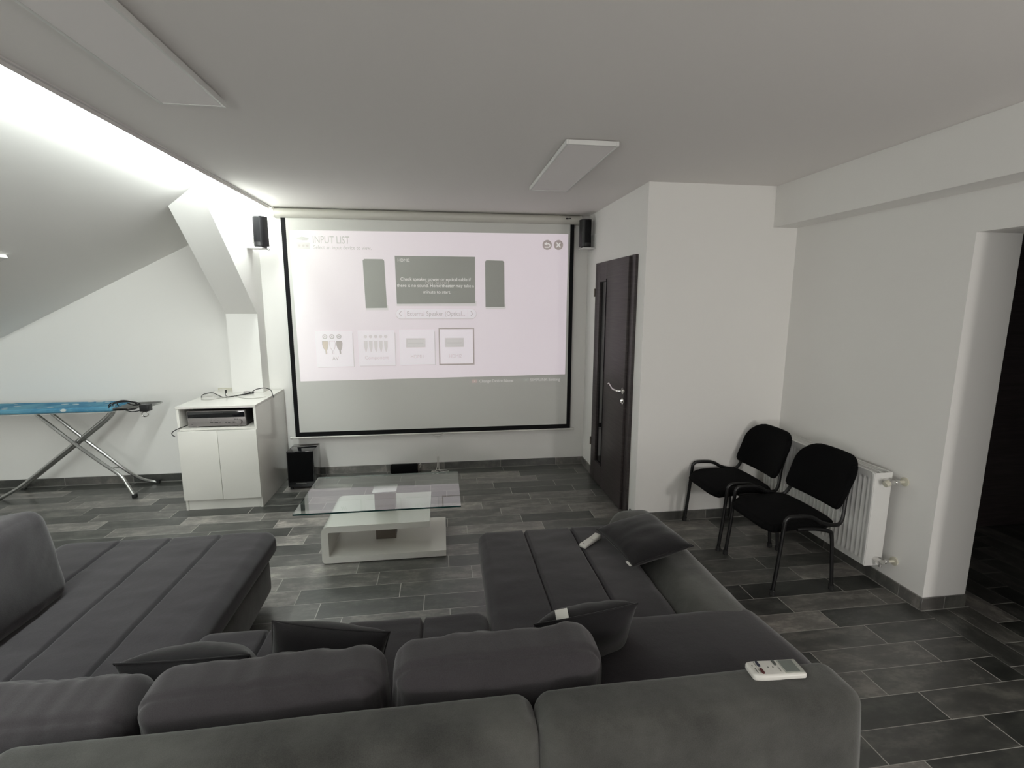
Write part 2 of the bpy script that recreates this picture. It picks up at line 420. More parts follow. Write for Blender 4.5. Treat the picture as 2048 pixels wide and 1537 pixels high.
tube(bm, [(xd0-0.005, hy, hz), (xd0-0.045, hy, hz), (xd0-0.052, hy+0.012, hz), (xd0-0.052, hy+0.10, hz-0.002), (xd0-0.052, hy+0.15, hz+0.012), (xd0-0.050, hy+0.20, hz+0.028), (xd0-0.050, hy+0.235, hz+0.018)], lambda t: 0.0095-0.003*t, 12)
dp('door_handle', bm, m_chrome, dl)
bm = NB(); cyl(bm, (xd0, hy, hz-0.085), (xd0-0.008, hy, hz-0.085), 0.025, 28); box(bm, (xd0-0.022, hy-0.004, hz-0.095), (xd0-0.007, hy+0.004, hz-0.072), 0.001)
dp('keyhole_plate', bm, m_chrome, dl)
for zz in (0.33, 1.75):
    bm = NB(); cyl(bm, (xd0-0.004, LY1+0.006, zz), (xd0-0.004, LY1+0.006, zz+0.075), 0.007, 12); dp('hinge', bm, m_bronze)

# ------------------------------------------------------------------ roof window on the slope (only its corner shows)
wn_ = thing('window_1', 'white frame of the roof window at the edge of the sloping ceiling', 'window', (-3.1, 3.2, 1.7)); wn_['kind'] = 'structure'
ux = Vector((-1, 0, -0.511)).normalized(); nrm = Vector((0.511, 0, -1)).normalized()
cn = Vector((-2.660, 3.578, slz(-2.660)))
def sbox(bm, a0, a1, b0, b1, n0, n1):
    pts = [cn+ux*a+Vector((0, -b, 0))+nrm*n for a in (a0, a1) for b in (b0, b1) for n in (n0, n1)]
    v = [bm.verts.new(p) for p in pts]
    for q in ((0, 1, 3, 2), (4, 6, 7, 5), (0, 4, 5, 1), (2, 3, 7, 6), (0, 2, 6, 4), (1, 5, 7, 3)): bm.faces.new([v[i] for i in q])
    return bm
bm = NB(); sbox(bm, 0, 0.07, 0, 0.8, -0.005, 0.022); sbox(bm, 0.93, 1.0, 0, 0.8, -0.005, 0.022); sbox(bm, 0.07, 0.93, 0, 0.07, -0.005, 0.022); sbox(bm, 0.07, 0.93, 0.73, 0.8, -0.005, 0.022)
P(wn_)('window_frame', bm, m_white_matt)
P(wn_)('window_pane', sbox(NB(), 0.07, 0.93, 0.07, 0.73, -0.003, 0.006), m_smoked)

# ------------------------------------------------------------------ heating panels on the ceiling
def heat_panel(x0, x1, y0, y1, label):
    t = thing('ceiling_heating_panel', label, 'panel', ((x0+x1)/2, (y0+y1)/2, H), group='flat heating panels on the ceiling'); p = P(t)
    bm = NB(); w_ = 0.012; z0, z1 = 2.506, 2.530
    box(bm, (x0, y0, z0), (x0+w_, y1, z1), 0.002); box(bm, (x1-w_, y0, z0), (x1, y1, z1), 0.002)
    box(bm, (x0+w_, y0, z0), (x1-w_, y0+w_, z1), 0.002); box(bm, (x0+w_, y1-w_, z0), (x1-w_, y1, z1), 0.002)
    p('frame', bm, m_white_matt)
    p('panel_face', B((x0+w_, y0+w_, z0+0.002), (x1-w_, y1-w_, z1-0.004)), m_panel)
    bm = NB()
    for yy in (y0+0.15, y1-0.15): box(bm, ((x0+x1)/2-0.03, yy-0.02, 2.524), ((x0+x1)/2+0.03, yy+0.02, H))
    p('mounting_bracket', bm, m_steel)
heat_panel(0.656, 0.940, 2.674, 3.776, 'white ceiling heating panel between the projection screen and the door box-out')
heat_panel(-1.136, -0.880, 1.10, 2.410, 'white ceiling heating panel beside the glowing light cove')

# ------------------------------------------------------------------ projection screen
YS = 4.92
scr = thing('projection_screen', 'pull-down projection screen with black borders showing an input list', 'screen', (-0.06, YS, 2.48)); sp_ = P(scr)
m_scr = mat('screen_cloth', (0.66, 0.66, 0.63), 0.85, spec=0.1)
m_cas = mat('casing_cream_enamel', (0.56, 0.55, 0.50), 0.4)
sx0, sx1, sz0, sz1 = -1.418, 1.302, 0.406, 2.452
sp_('screen_cloth', B((sx0+0.04, YS-0.001, sz0+0.045), (sx1-0.04, YS+0.001, sz1)), m_scr, smooth=False)
bm = NB(); box(bm, (sx0, YS-0.0012, sz0), (sx0+0.04, YS+0.0012, sz1)); box(bm, (sx1-0.04, YS-0.0012, sz0), (sx1, YS+0.0012, sz1)); box(bm, (sx0+0.04, YS-0.0012, sz0), (sx1-0.04, YS+0.0012, sz0+0.045))
sp_('black_border', bm, m_blackm, smooth=False)
bm = NB()     # rolled casing: a rounded profile run along x
prof = [(0.055, 2.532), (0.012, 2.530), (-0.012, 2.522), (-0.030, 2.505), (-0.035, 2.488), (-0.030, 2.470), (-0.018, 2.454), (0.0, 2.446), (0.055, 2.446)]
prism(bm, [(-1.462, 4.905+a, b) for a, b in prof], (2.812, 0, 0)); cs = sp_('casing', bm, m_cas)
bm = NB(); prism(bm, [(-1.478, 4.905+a*1.08, 2.489+(b-2.489)*1.08) for a, b in prof], (0.018, 0, 0)); sp_('casing_end_cap', bm, m_plastic, cs)
bm = NB(); prism(bm, [(1.350, 4.905+a*1.08, 2.489+(b-2.489)*1.08) for a, b in prof], (0.018, 0, 0)); sp_('casing_end_cap', bm, m_plastic, cs)
bm = NB()
for k, (a, b) in enumerate([(1.204, 1.222), (1.224, 1.238), (1.240, 1.254)]):
    box(bm, (a, 4.868, 2.486+0.002*k), (b, 4.873, 2.500-0.002*(k % 2)))
sp_('casing_badge', bm, m_black, cs)
bm = NB(); tube(bm, [(-1.452, YS, 0.397), (1.330, YS, 0.397)], 0.0085, 12, 1); bar = sp_('bottom_bar', bm, m_plastic)
bm = NB(); cyl(bm, (-1.466, YS, 0.397), (-1.450, YS, 0.397), 0.013, 16); sp_('bar_end_cap', bm, m_plastic, bar); bm = NB(); cyl(bm, (1.328, YS, 0.397), (1.344, YS, 0.397), 0.013, 16); sp_('bar_end_cap', bm, m_plastic, bar)
bm = NB(); tube(bm, [(-0.115, YS-0.004, 0.390), (-0.10, YS-0.01, 0.380), (-0.06, YS-0.012, 0.374), (-0.02, YS-0.01, 0.380), (-0.005, YS-0.004, 0.390)], 0.004, 8); hd = sp_('pull_handle', bm, m_plastic)
bm = NB(); tube(bm, [(-0.06, YS-0.012, 0.376), (-0.059, YS-0.012, 0.335)], 0.0045, 8, 1); sp_('pull_tab', bm, m_plastic, hd)

# the projected picture
def proj(name, col, s, base=(0.66, 0.66, 0.63)): return mat(name, base, 0.85, spec=0.1, emit=col, estr=s)
E0 = 0.36
PINK = (0.96, 0.80, 0.93)
m_pic = proj('picture_light', PINK, E0)
m_card = proj('picture_card', (0.97, 0.85, 0.97), E0*1.12)
m_shade = proj('picture_soft_grey', (0.95, 0.86, 0.90), E0*0.50)
m_grey = proj('picture_mid_grey', (0.95, 0.88, 0.93), E0*0.20)
m_txt = proj('picture_text_grey', (0.95, 0.86, 0.92), E0*0.13)
m_faint = proj('picture_faint_grey', (0.95, 0.87, 0.92), E0*0.66)
m_dark = proj('picture_dark', (0.5, 0.55, 0.5), 0.002, (0.50, 0.51, 0.48))
m_wtxt = proj('picture_white_text', (0.96, 0.93, 0.93), E0*1.05)
m_ghost = proj('picture_ghost_text', (0.95, 0.75, 0.80), E0*0.16)
m_mauve = proj('picture_mauve', (1.0, 0.30, 0.42), E0*0.15)
m_tan = proj('picture_tan', (1.0, 0.62, 0.30), E0*0.50)
m_ftxt = proj('picture_footer_text', (0.96, 0.90, 0.92), E0*0.75)
m_red = proj('picture_footer_red', (0.9, 0.35, 0.35), E0*0.40)
m_grn = proj('picture_footer_green', (0.45, 0.7, 0.6), E0*0.13)
YP = YS-0.0022
def quad(pts, y): 
    bm = NB(); bm.faces.new([bm.verts.new((x, y, z)) for x, z in pts]); return bm
pic = sp_('projected_picture', quad([(-1.355, 2.339), (1.242, 2.356), (1.238, 0.973), (-1.339, 0.949)], YP), m_pic, smooth=False)
LAY = [0.0003]
def ly(n): return YP-0.0004*n
def pp(name, bm, m): return sp_(name, bm, m, pic, smooth=False)
def rect(x0, x1, z0, z1, n, bm=None):
    bm = bm or NB(); bm.faces.new([bm.verts.new((x, ly(n), z)) for x, z in ((x0, z0), (x1, z0), (x1, z1), (x0, z1))]); return bm
def rrect(x0, x1, z0, z1, r, n, corners=(1, 1, 1, 1)):
    pts = []
    for (cx_, cz_, a0), on in zip(((x1-r, z1-r, 0), (x0+r, z1-r, 90), (x0+r, z0+r, 180), (x1-r, z0+r, 270)), corners):
        if on: pts += [(cx_+r*math.cos(math.radians(a0+15*k)), cz_+r*math.sin(math.radians(a0+15*k))) for k in range(7)]
        else: pts += [(x1 if a0 in (0, 270) else x0, z1 if a0 < 180 else z0)]
    bm = NB(); bm.faces.new([bm.verts.new((x, ly(n), z)) for x, z in pts]); return bm
def disc(cx_, cz_, r, n, bm=None, seg=28, r_in=0):
    bm = bm or NB()
    o = [bm.verts.new((cx_+r*math.cos(2*PI*k/seg), ly(n), cz_+r*math.sin(2*PI*k/seg))) for k in range(seg)]
    if r_in:
        i_ = [bm.verts.new((cx_+r_in*math.cos(2*PI*k/seg), ly(n), cz_+r_in*math.sin(2*PI*k/seg))) for k in range(seg)]
        for k in range(seg): bm.faces.new((o[k], o[(k+1) % seg], i_[(k+1) % seg], i_[k]))
    else: bm.faces.new(o)
    return bm
def stroke(bm, pts, wd, n):
    y = ly(n); Q = [Vector((a, b)) for a, b in pts]; L, R = [], []
    for i, p in enumerate(Q):
        t = (Q[min(i+1, len(Q)-1)]-Q[max(i-1, 0)]).normalized(); q = Vector((-t.y, t.x))*wd/2
        L.append(bm.verts.new((p.x+q.x, y, p.y+q.y))); R.append(bm.verts.new((p.x-q.x, y, p.y-q.y)))
    for i in range(len(Q)-1): bm.faces.new((L[i], L[i+1], R[i+1], R[i]))
    return bm
def text(name, body, x0, x1, zb, cap, m, n, off=0.0, parent=None, y=None, tp=None, ang=0):
    cu = bpy.data.curves.new('t', 'FONT'); cu.body = body; cu.size = 1.0; cu.resolution_u = 4; cu.offset = off
    o = bpy.data.objects.new('t', cu); COL.objects.link(o)
    bpy.context.view_layer.update()
    me = bpy.data.meshes.new_from_object(o.evaluated_get(bpy.context.evaluated_depsgraph_get()))
    bpy.data.objects.remove(o); bpy.data.curves.remove(cu)
    xs = [v.co.x for v in me.vertices]; a, b = min(xs), max(xs)
    sx = (x1-x0)/(b-a); sz = cap/0.70
    bm = NB(); bm.from_mesh(me); bpy.data.meshes.remove(me)
    for v in bm.verts: v.co = Vector((x0+(v.co.x-a)*sx, ly(n) if y is None else y, zb+v.co.y*sz))
    return (tp or pp)(name, bm, m) if tp is None else tp(name, bm, m, parent, smooth=False)
# header
text('heading_text', 'INPUT LIST', -1.149, -0.827, 2.228, 0.066, m_txt, 1, 0.002)
text('subheading_text', 'Select an input device to view.', -1.147, -0.633, 2.176, 0.033, m_txt, 1, 0.002)
pp('input_icon_card', rrect(-1.294, -1.180, 2.174, 2.232, 0.006, 1), m_shade)
bm = NB(); 
for k in range(3): disc(-1.270+0.034*k, 2.203, 0.011, 2, bm, 14)
pp('input_icon_sockets', bm, m_mauve)
bm = quad([(-1.294, 2.264), (-1.270, 2.276), (-1.245, 2.285), (-1.215, 2.279), (-1.188, 2.272), (-1.184, 2.262), (-1.200, 2.252), (-1.240, 2.250), (-1.272, 2.256)], ly(2)); pp('input_icon_plug', bm, m_grey)
# round buttons
pp('back_button', disc(1.034, 2.250, 0.047, 1), m_mauve); pp('close_button', disc(1.146, 2.251, 0.047, 1), m_mauve)
bm = NB(); stroke(bm, [(1.008, 2.228), (1.045, 2.228)]+[(1.045+0.016*math.cos(math.radians(a)), 2.244+0.016*math.sin(math.radians(a))) for a in range(-90, 91, 20)]+[(1.025, 2.260)], 0.009, 2)
bm.faces.new([bm.verts.new((x, ly(2), z)) for x, z in ((1.004, 2.260), (1.028, 2.277), (1.028, 2.243))]); pp('back_arrow', bm, m_wtxt)
bm = NB(); stroke(bm, [(1.126, 2.229), (1.166, 2.273)], 0.011, 2); stroke(bm, [(1.126, 2.273), (1.166, 2.229)], 0.011, 3); pp('close_cross', bm, m_wtxt)
# speakers and screen drawing
def soft_shadow(x0, x1, z, n=1):
    for k, mm in enumerate((m_faint,)): pp('drawing_shadow', rect(x0, x1+0.012, z-0.020, z+0.03, n), mm)
soft_shadow(-0.705, -0.512, 1.640); soft_shadow(0.430, 0.615, 1.650); soft_shadow(-0.42, 0.328, 1.680)
def tower(pts):
    (a, b), (c, d), (e, f), (g, h) = pts; r = 0.014
    return quad([(a+r, b), (c-r, d), (c, d-r), (e, f), (g, h), (a, b-r)], ly(2))
pp('drawn_left_speaker', tower([(-0.716, 2.093), (-0.521, 2.093), (-0.511, 1.643), (-0.707, 1.640)]), m_dark)
pp('drawn_right_speaker', tower([(0.425, 2.096), (0.612, 2.094), (0.616, 1.653), (0.428, 1.651)]), m_dark)
pp('drawn_television', quad([(-0.423, 2.126), (0.330, 2.127), (0.327, 1.687), (-0.418, 1.681)], ly(2)), m_dark)
text('television_text', 'HDMI2', -0.396, -0.286, 2.072, 0.029, m_wtxt, 4)
text('message_text', 'No Signal', -0.145, 0.075, 1.868, 0.036, m_ghost, 3)
text('message_text', 'Check speaker power or optical cable if', -0.377, 0.287, 1.898, 0.030, m_wtxt, 4, 0.002)
text('message_text', 'there is no sound. Home theater may take a', -0.412, 0.317, 1.839, 0.030, m_wtxt, 4, 0.002)
text('message_text', 'minute to start.', -0.166, 0.094, 1.779, 0.030, m_wtxt, 4, 0.002)
# selector
pp('selector_outline', rrect(-0.432, 0.340, 1.534, 1.634, 0.049, 1), m_shade)
pp('selector_pill', rrect(-0.428, 0.336, 1.541, 1.632, 0.045, 2), m_card)
pp('selector_divider', rect(0.252, 0.255, 1.545, 1.628, 3), m_faint); pp('selector_divider', rect(-0.347, -0.344, 1.545, 1.628, 3), m_faint)
text('selector_text', 'External Speaker (Optical...', -0.324, 0.228, 1.568, 0.042, m_txt, 3, 0.002)
bm = NB(); stroke(bm, [(-0.377, 1.612), (-0.400, 1.588), (-0.377, 1.564)], 0.007, 3); pp('selector_arrow', bm, m_txt); bm = NB(); stroke(bm, [(0.283, 1.612), (0.305, 1.588), (0.283, 1.564)], 0.007, 3); pp('selector_arrow', bm, m_txt)
# input cards
for i, (x0, x1, z0, z1) in enumerate([(-1.180, -0.842, 1.085, 1.425), (-0.792, -0.450, 1.091, 1.428), (-0.405, -0.072, 1.094, 1.435)]):
    pp('card_shadow', quad([(x0+0.01, z0-0.006), (x1+0.007, z0-0.005), (x1+0.007, z1-0.02), (x1-0.005, z1-0.02), (x1-0.005, z0+0.005), (x0+0.01, z0+0.004)], ly(1)), m_shade)
    pp('input_card', rect(x0, x1, z0, z1, 2), m_card)
pp('selected_card_border', rect(-0.031, 0.315, 1.086, 1.450, 1), m_mauve); pp('input_card', rect(-0.019, 0.302, 1.099, 1.438, 2), m_card)
text('card_text', 'AV', -1.037, -0.978, 1.148, 0.036, m_txt, 3, 0.002)
text('card_text', 'Component', -0.735, -0.512, 1.153, 0.032, m_shade, 3, 0.002)
text('card_text', 'HDMI1', -0.302, -0.182, 1.156, 0.036, m_shade, 3)
text('card_text', 'HDMI2', 0.068, 0.190, 1.156, 0.036, m_shade, 3)
for k, (cx_, mm) in enumerate([(-1.094, m_tan), (-1.030, m_card), (-0.966, m_mauve)]):
    pp('socket_ring', disc(cx_, 1.373, 0.023, 3, r_in=0.013), m_grey if k != 1 else m_txt); pp('socket_hole', disc(cx_, 1.373, 0.008, 3, seg=14), m_grey)
    pl = [(cx_-0.026, 1.330), (cx_+0.024, 1.330), (cx_+0.028, 1.310), (cx_+0.022, 1.265), (cx_+0.010, 1.240), (cx_+0.012, 1.212), (cx_+0.002, 1.205), (cx_-0.002, 1.245), (cx_-0.018, 1.265), (cx_-0.026, 1.300)]
    pp('plug_drawing', quad(pl, ly(4)), mm)
    bm = NB(); stroke(bm, pl+[pl[0]], 0.004, 5); pp('plug_outline', bm, m_txt)
for k in range(5):
    cx_ = -0.722+0.047*k
    pp('socket_ring', disc(cx_, 1.371, 0.016, 3, seg=16), m_faint)
    pp('plug_drawing', quad([(cx_-0.018, 1.330), (cx_+0.018, 1.330), (cx_+0.016, 1.270), (cx_+0.004, 1.222), (cx_-0.004, 1.222), (cx_-0.016, 1.270)], ly(3)), m_faint)
for x0 in (-0.345, 0.028):
    pp('port_drawing', rect(x0, x0+0.186, 1.262, 1.352, 3), m_faint)
    bm = NB(); stroke(bm, [(x0+0.012, 1.340), (x0+0.174, 1.340), (x0+0.174, 1.274), (x0+0.012, 1.274), (x0+0.012, 1.340)], 0.004, 4); stroke(bm, [(x0+0.02, 1.303), (x0+0.166, 1.303)], 0.012, 4); pp('port_outline', bm, m_shade)
# footer
pp('red_key', rect(0.288, 0.338, 0.902, 0.936, 0), m_red); pp('green_key', rect(0.806, 0.858, 0.906, 0.938, 0), m_grn)
for a, b in ((0.313, 0.919), (0.827, 0.921), (0.838, 0.921)): pp('key_dot', disc(a, b, 0.004, 1, seg=10), m_wtxt)
text('footer_text', 'Change Device Name', 0.362, 0.702, 0.905, 0.030, m_ftxt, 0, 0.002)
text('footer_text', 'SIMPLINK Setting', 0.878, 1.186, 0.908, 0.030, m_ftxt, 0)

# ------------------------------------------------------------------ wall speakers on their brackets
def speaker(x, y, z, rz, label):
    t = thing('satellite_speaker', label, 'speaker', (x, y, z), rz, 'black speakers beside the screen')
    bm = NB(); hw, hh, dd = 0.05, 0.262, 0.10
    pts = [(-hw, dd*0.9), (-hw*0.6, dd), (hw*0.6, dd), (hw, dd*0.9), (hw, 0.03), (hw*0.75, 0.008), (hw*0.35, -0.004), (0, -0.007), (-hw*0.35, -0.004), (-hw*0.75, 0.008), (-hw, 0.03)]
    prism(bm, [(a, b, 0.012) for a, b in pts], (0, 0, hh-0.012)); link_mesh('cabinet', bm, m_black, t, angle=30)
    bm = NB(); g = [(hw*0.78, 0.010), (hw*0.35, -0.006), (0, -0.0095), (-hw*0.35, -0.006), (-hw*0.78, 0.010), (-hw*0.78, 0.016), (hw*0.78, 0.016)]
    prism(bm, [(a, b, 0.045) for a, b in g], (0, 0, hh-0.055)); link_mesh('grille', bm, m_blackm, t, angle=30)
    link_mesh('foot', B((-0.035, 0.01, 0), (0.035, 0.08, 0.014), 0.003), m_black, t)
    if rz < 0: link_mesh('badge', B((-0.040, -0.001, 0.03), (-0.036, 0.004, 0.085), 0.001), m_chrome, t)
    return t
speaker(-1.562, 4.705, 2.163, -0.35, 'small black loudspeaker on the white bracket left of the screen')
speaker(1.392, 4.745, 2.213, 0.20, 'small black loudspeaker on the white bracket right of the screen')
def bracket(xw, sgn, y, z, label):
    t = thing('speaker_bracket', label, 'bracket', (xw, y, z), 0, 'white speaker brackets beside the screen'); 
    a, b = sorted((0.001*sgn, 0.006*sgn)); link_mesh('wall_plate', B((a, -0.07, -0.012), (b, 0.07, 0.125), 0.002), m_white_matt, t)
    a, b = sorted((0.006*sgn, 0.125*sgn)); link_mesh('shelf', B((a, -0.075, -0.012), (b, 0.075, -0.001), 0.003), m_white_matt, t)
    bm = NB(); cyl(bm, (0.006*sgn, -0.03, 0.07), (0.009*sgn, -0.03, 0.07), 0.005, 10); link_mesh('screw', bm, m_chrome, t)
bracket(-1.640, 1, 4.745, 2.163, 'white L-shaped bracket under the loudspeaker left of the screen')
bracket(XD, -1, 4.79, 2.213, 'white L-shaped bracket under the loudspeaker right of the screen')
bm = NB(); tube(bm, [(-1.52, 4.78, 2.166), (-1.50, 4.76, 2.150), (-1.485, 4.76, 2.145), (-1.50, 4.80, 2.160), (-1.535, 4.79, 2.168)], 0.002, 6)
tag(link_mesh('speaker_cable', bm, m_black, loc=(-1.52, 4.78, 2.166)), 'short black cable end sticking out behind the loudspeaker left of the screen', 'cable')

# ------------------------------------------------------------------ media cabinet with notch around the post
cx0, cx1, cy0, cy1, cz = -2.106, -1.511, 4.21, 4.967, 0.872
cb = thing('media_cabinet', 'white lacquered two-door cabinet with an open niche on top', 'cabinet', ((cx0+cx1)/2, 4.5, 0)); c_ = P(cb)
bm = NB(); xs0, xs1 = -1.908, -1.637
prism(bm, [(cx0-0.004, cy0-0.004, cz-0.020), (cx1+0.002, cy0-0.004, cz-0.020), (cx1+0.002, cy1, cz-0.020), (xs1, cy1, cz-0.020), (xs1, 4.797, cz-0.020), (xs0, 4.797, cz-0.020), (xs0, cy1, cz-0.020), (cx0-0.004, cy1, cz-0.020)], (0, 0, 0.020))
bmesh.ops.bevel(bm, geom=bm.edges[:], offset=0.0012, segments=1, affect='EDGES'); c_('cabinet_top', bm, m_white)
c_('side_panel', B((cx0, cy0, 0.0), (cx0+0.018, cy1, cz-0.020), 0.001), m_white); c_('side_panel', B((cx1-0.018, cy0, 0.0), (cx1, cy1, cz-0.020), 0.001), m_white)
c_('back_panel', B((cx0+0.018, 4.780, 0.09), (cx1-0.018, 4.792, cz-0.020)), m_grey_int)
c_('niche_shelf', B((cx0+0.018, cy0-0.002, 0.674), (cx1-0.018, 4.78, 0.690), 0.001), m_white)
c_('cabinet_floor', B((cx0+0.018, cy0+0.004, 0.085), (cx1-0.018, 4.78, 0.100)), m_white)
c_('plinth', B((cx0+0.018, cy0+0.012, 0.0), (cx1-0.018, cy0+0.028, 0.085)), m_white)
xm = (cx0+cx1)/2
c_('door', B((cx0+0.001, cy0-0.020, 0.092), (xm-0.0015, cy0-0.001, 0.672), 0.0015), m_white)
c_('door', B((xm+0.0015, cy0-0.020, 0.092), (cx1-0.001, cy0-0.001, 0.672), 0.0015), m_white)

rc = thing('av_receiver', 'silver and black audio receiver inside the open niche of the white cabinet', 'receiver', (-1.822, 4.42, 0.690)); r_ = P(rc)
rx0, rx1 = -2.040, -1.602
r_('chassis', B((rx0+0.004, 4.262, 0.702), (rx1-0.004, 4.60, 0.826), 0.003), m_black)
fp = r_('faceplate', B((rx0, 4.238, 0.700), (rx1, 4.262, 0.770), 0.003), m_silver)
r_('display_window', B((rx0+0.004, 4.236, 0.772), (rx1-0.004, 4.262, 0.822), 0.002), m_blackg)
bm = NB(); box(bm, (rx0, 4.234, 0.8215), (rx1, 4.262, 0.827), 0.001); box(bm, (rx0, 4.234, 0.770), (rx0+0.004, 4.262, 0.8215)); box(bm, (rx1-0.004, 4.234, 0.770), (rx1, 4.262, 0.8215)); r_('display_rim', bm, m_silver)
bm = NB(); cyl(bm, (rx1-0.045, 4.238, 0.735), (rx1-0.045, 4.216, 0.735), 0.021, 32, 0.019); r_('volume_knob', bm, m_silver)
for k in range(4):
    bm = NB(); cyl(bm, (-1.866+0.026*k, 4.238, 0.750), (-1.866+0.026*k, 4.234, 0.750), 0.0045, 14); r_('button', bm, m_chrome)
bm = NB()
for k, (a, b, zz) in enumerate([(-1.873, -1.850, 0.729), (-1.840, -1.812, 0.727), (-1.806, -1.79, 0.729), (-1.76, -1.745, 0.724), (-1.738, -1.722, 0.724), (-1.69, -1.676, 0.752), (-1.67, -1.66, 0.752), (-2.015, -2.003, 0.714)]):
    box(bm, (a, 4.2372, zz), (b, 4.239, zz+0.004))
box(bm, (-1.700, 4.2365, 0.726), (-1.686, 4.239, 0.732)); r_('faceplate_marks', bm, m_black, fp)
for a in (rx0+0.05, rx1-0.07):
    for b in (4.29, 4.56):
        bm = NB(); cyl(bm, (a, b, 0.690), (a, b, 0.703), 0.018, 18); r_('foot', bm, m_chrome if b < 4.4 else m_black)
bm = NB(); tube(bm, [(-2.02, 4.42, 0.702), (-2.05, 4.30, 0.705), (-2.09, 4.205, 0.698), (-2.118, 4.175, 0.684), (-2.130, 4.165, 0.668), (-2.122, 4.160, 0.652), (-2.105, 4.155, 0.643)], 0.0035, 8)
tag(link_mesh('power_cable', bm, m_black, loc=(-2.05, 4.3, 0.702)), 'black cable end curling out of the cabinet niche beside the receiver', 'cable')
bm = NB(); zc = cz+0.004
tube(bm, [(-2.085, 4.60, zc), (-2.110, 4.70, zc+0.006), (-2.06, 4.745, zc+0.012), (-1.98, 4.66, zc+0.008), (-1.90, 4.58, zc), (-1.84, 4.60, zc), (-1.78, 4.70, zc), (-1.725, 4.745, zc+0.01), (-1.68, 4.745, zc+0.035), (-1.60, 4.72, zc+0.05), (-1.53, 4.66, zc+0.04), (-1.49, 4.58, zc+0.012), (-1.472, 4.545, zc-0.008)], 0.0038, 8)
tube(bm, [(-1.84, 4.60, zc), (-1.80, 4.66, zc), (-1.74, 4.70, zc+0.003), (-1.70, 4.735, zc+0.004), (-1.74, 4.76, zc+0.01), (-1.79, 4.74, zc+0.014)], 0.0045, 8)
tube(bm, [(-1.865, 4.59, zc), (-1.895, 4.62, zc+0.01), (-1.905, 4.66, zc+0.03)], 0.003, 8)
cyl(bm, (-1.905, 4.66, zc+0.028), (-1.91, 4.675, zc+0.043), 0.008, 12)
tag(link_mesh('aerial_cable', bm, m_black, loc=(-1.84, 4.6, cz)), 'thin black cable lying in loops across the white cabinet top', 'cable')
bm = NB(); tube(bm, [(-2.08, 4.60, cz+0.0025), (-2.04, 4.50, cz+0.0025), (-1.97, 4.475, cz+0.0025), (-1.90, 4.55, cz+0.0025), (-1.83, 4.60, cz+0.009), (-1.76, 4.56, cz+0.0025), (-1.68, 4.50, cz+0.0025), (-1.60, 4.50, cz+0.0025), (-1.54, 4.56, cz+0.0025)], 0.002, 6)
tag(link_mesh('grey_cable', bm, mat('grey_cable_sheath', (0.33, 0.33, 0.30), 0.5), loc=(-1.97, 4.5, cz)), 'thin pale grey cable lying under the black one on the cabinet top', 'cable')
so_ = thing('wall_socket', 'cream wall socket plate just above the white cabinet top', 'socket', (-2.02, YB, 0.86)); q_ = P(so_)
q_('plate', B((-2.10, YB-0.011, 0.815), (-1.955, YB, 0.893), 0.004), m_cream); q_('insert', B((-2.085, YB-0.014, 0.825), (-2.03, YB-0.010, 0.883), 0.003), m_plastic)

# ------------------------------------------------------------------ subwoofer and small speaker tube
sw = thing('subwoofer', 'glossy black subwoofer box on the floor beside the white cabinet', 'subwoofer', (-1.295, 4.70, 0)); s_ = P(sw)
bm = NB(); box(bm, (-1.412, 4.575, 0.025), (-1.178, 4.83, 0.362), 0.006); s_('cabinet', bm, m_blackg)
s_('front_grille', B((-1.402, 4.566, 0.075), (-1.188, 4.576, 0.352), 0.004), m_blk_cloth)
s_('trim_line', B((-1.34, 4.5645, 0.062), (-1.25, 4.570, 0.066)), m_chrome)
for a in (-1.39, -1.20):
    for b in (4.60, 4.80):
        bm = NB(); cyl(bm, (a, b, 0), (a, b, 0.026), 0.014, 14); s_('foot', bm, m_rubber)
bm = NB(); cyl(bm, (-0.530, 4.895, 0.050), (-0.262, 4.885, 0.050), 0.050, 36); bmesh.ops.bevel(bm, geom=[e for e in bm.edges if len(e.link_faces) == 2 and e.calc_face_angle() > 1.0], offset=0.008, segments=3, affect='EDGES')
sc_ = thing('speaker_tube', 'small black cylinder lying against the baseboard under the screen', 'speaker', (-0.396, 4.89, 0)); z_ = P(sc_)
z_('body', bm, m_blk_cloth)
bm = NB(); cyl(bm, (-0.262, 4.885, 0.050), (-0.247, 4.884, 0.050), 0.040, 30, 0.030); z_('end_cap', bm, m_bronze)
bm = NB(); tube(bm, [(-0.250, 4.885, 0.085), (-0.240, 4.885, 0.098), (-0.234, 4.885, 0.090), (-0.240, 4.885, 0.065), (-0.250, 4.885, 0.055)], 0.0035, 8); z_('strap', bm, m_plastic)
bm = NB(); zc = 0.004
tube(bm, [(-0.070, 4.965, 0.14), (-0.070, 4.962, 0.10), (-0.073, 4.95, 0.05), (-0.085, 4.93, 0.012), (-0.11, 4.89, zc), (-0.13, 4.86, zc), (-0.115, 4.845, zc), (-0.09, 4.86, zc)], 0.003, 8)
tube(bm, [(-0.058, 4.965, 0.14), (-0.058, 4.962, 0.09), (-0.057, 4.945, 0.03), (-0.05, 4.92, zc), (-0.01, 4.89, zc), (0.03, 4.88, zc), (0.038, 4.905, zc), (0.0, 4.925, zc+0.003), (-0.06, 4.93, zc+0.006), (-0.12, 4.925, zc), (-0.13, 4.90, zc), (-0.08, 4.89, zc+0.004), (-0.055, 4.86, zc), (-0.075, 4.835, zc), (-0.09, 4.82, zc)], 0.003, 8)
tag(link_mesh('white_cord', bm, m_plastic, loc=(-0.06, 4.93, 0)), 'thin white cord knotted on the floor beneath the pull handle of the screen', 'cord')

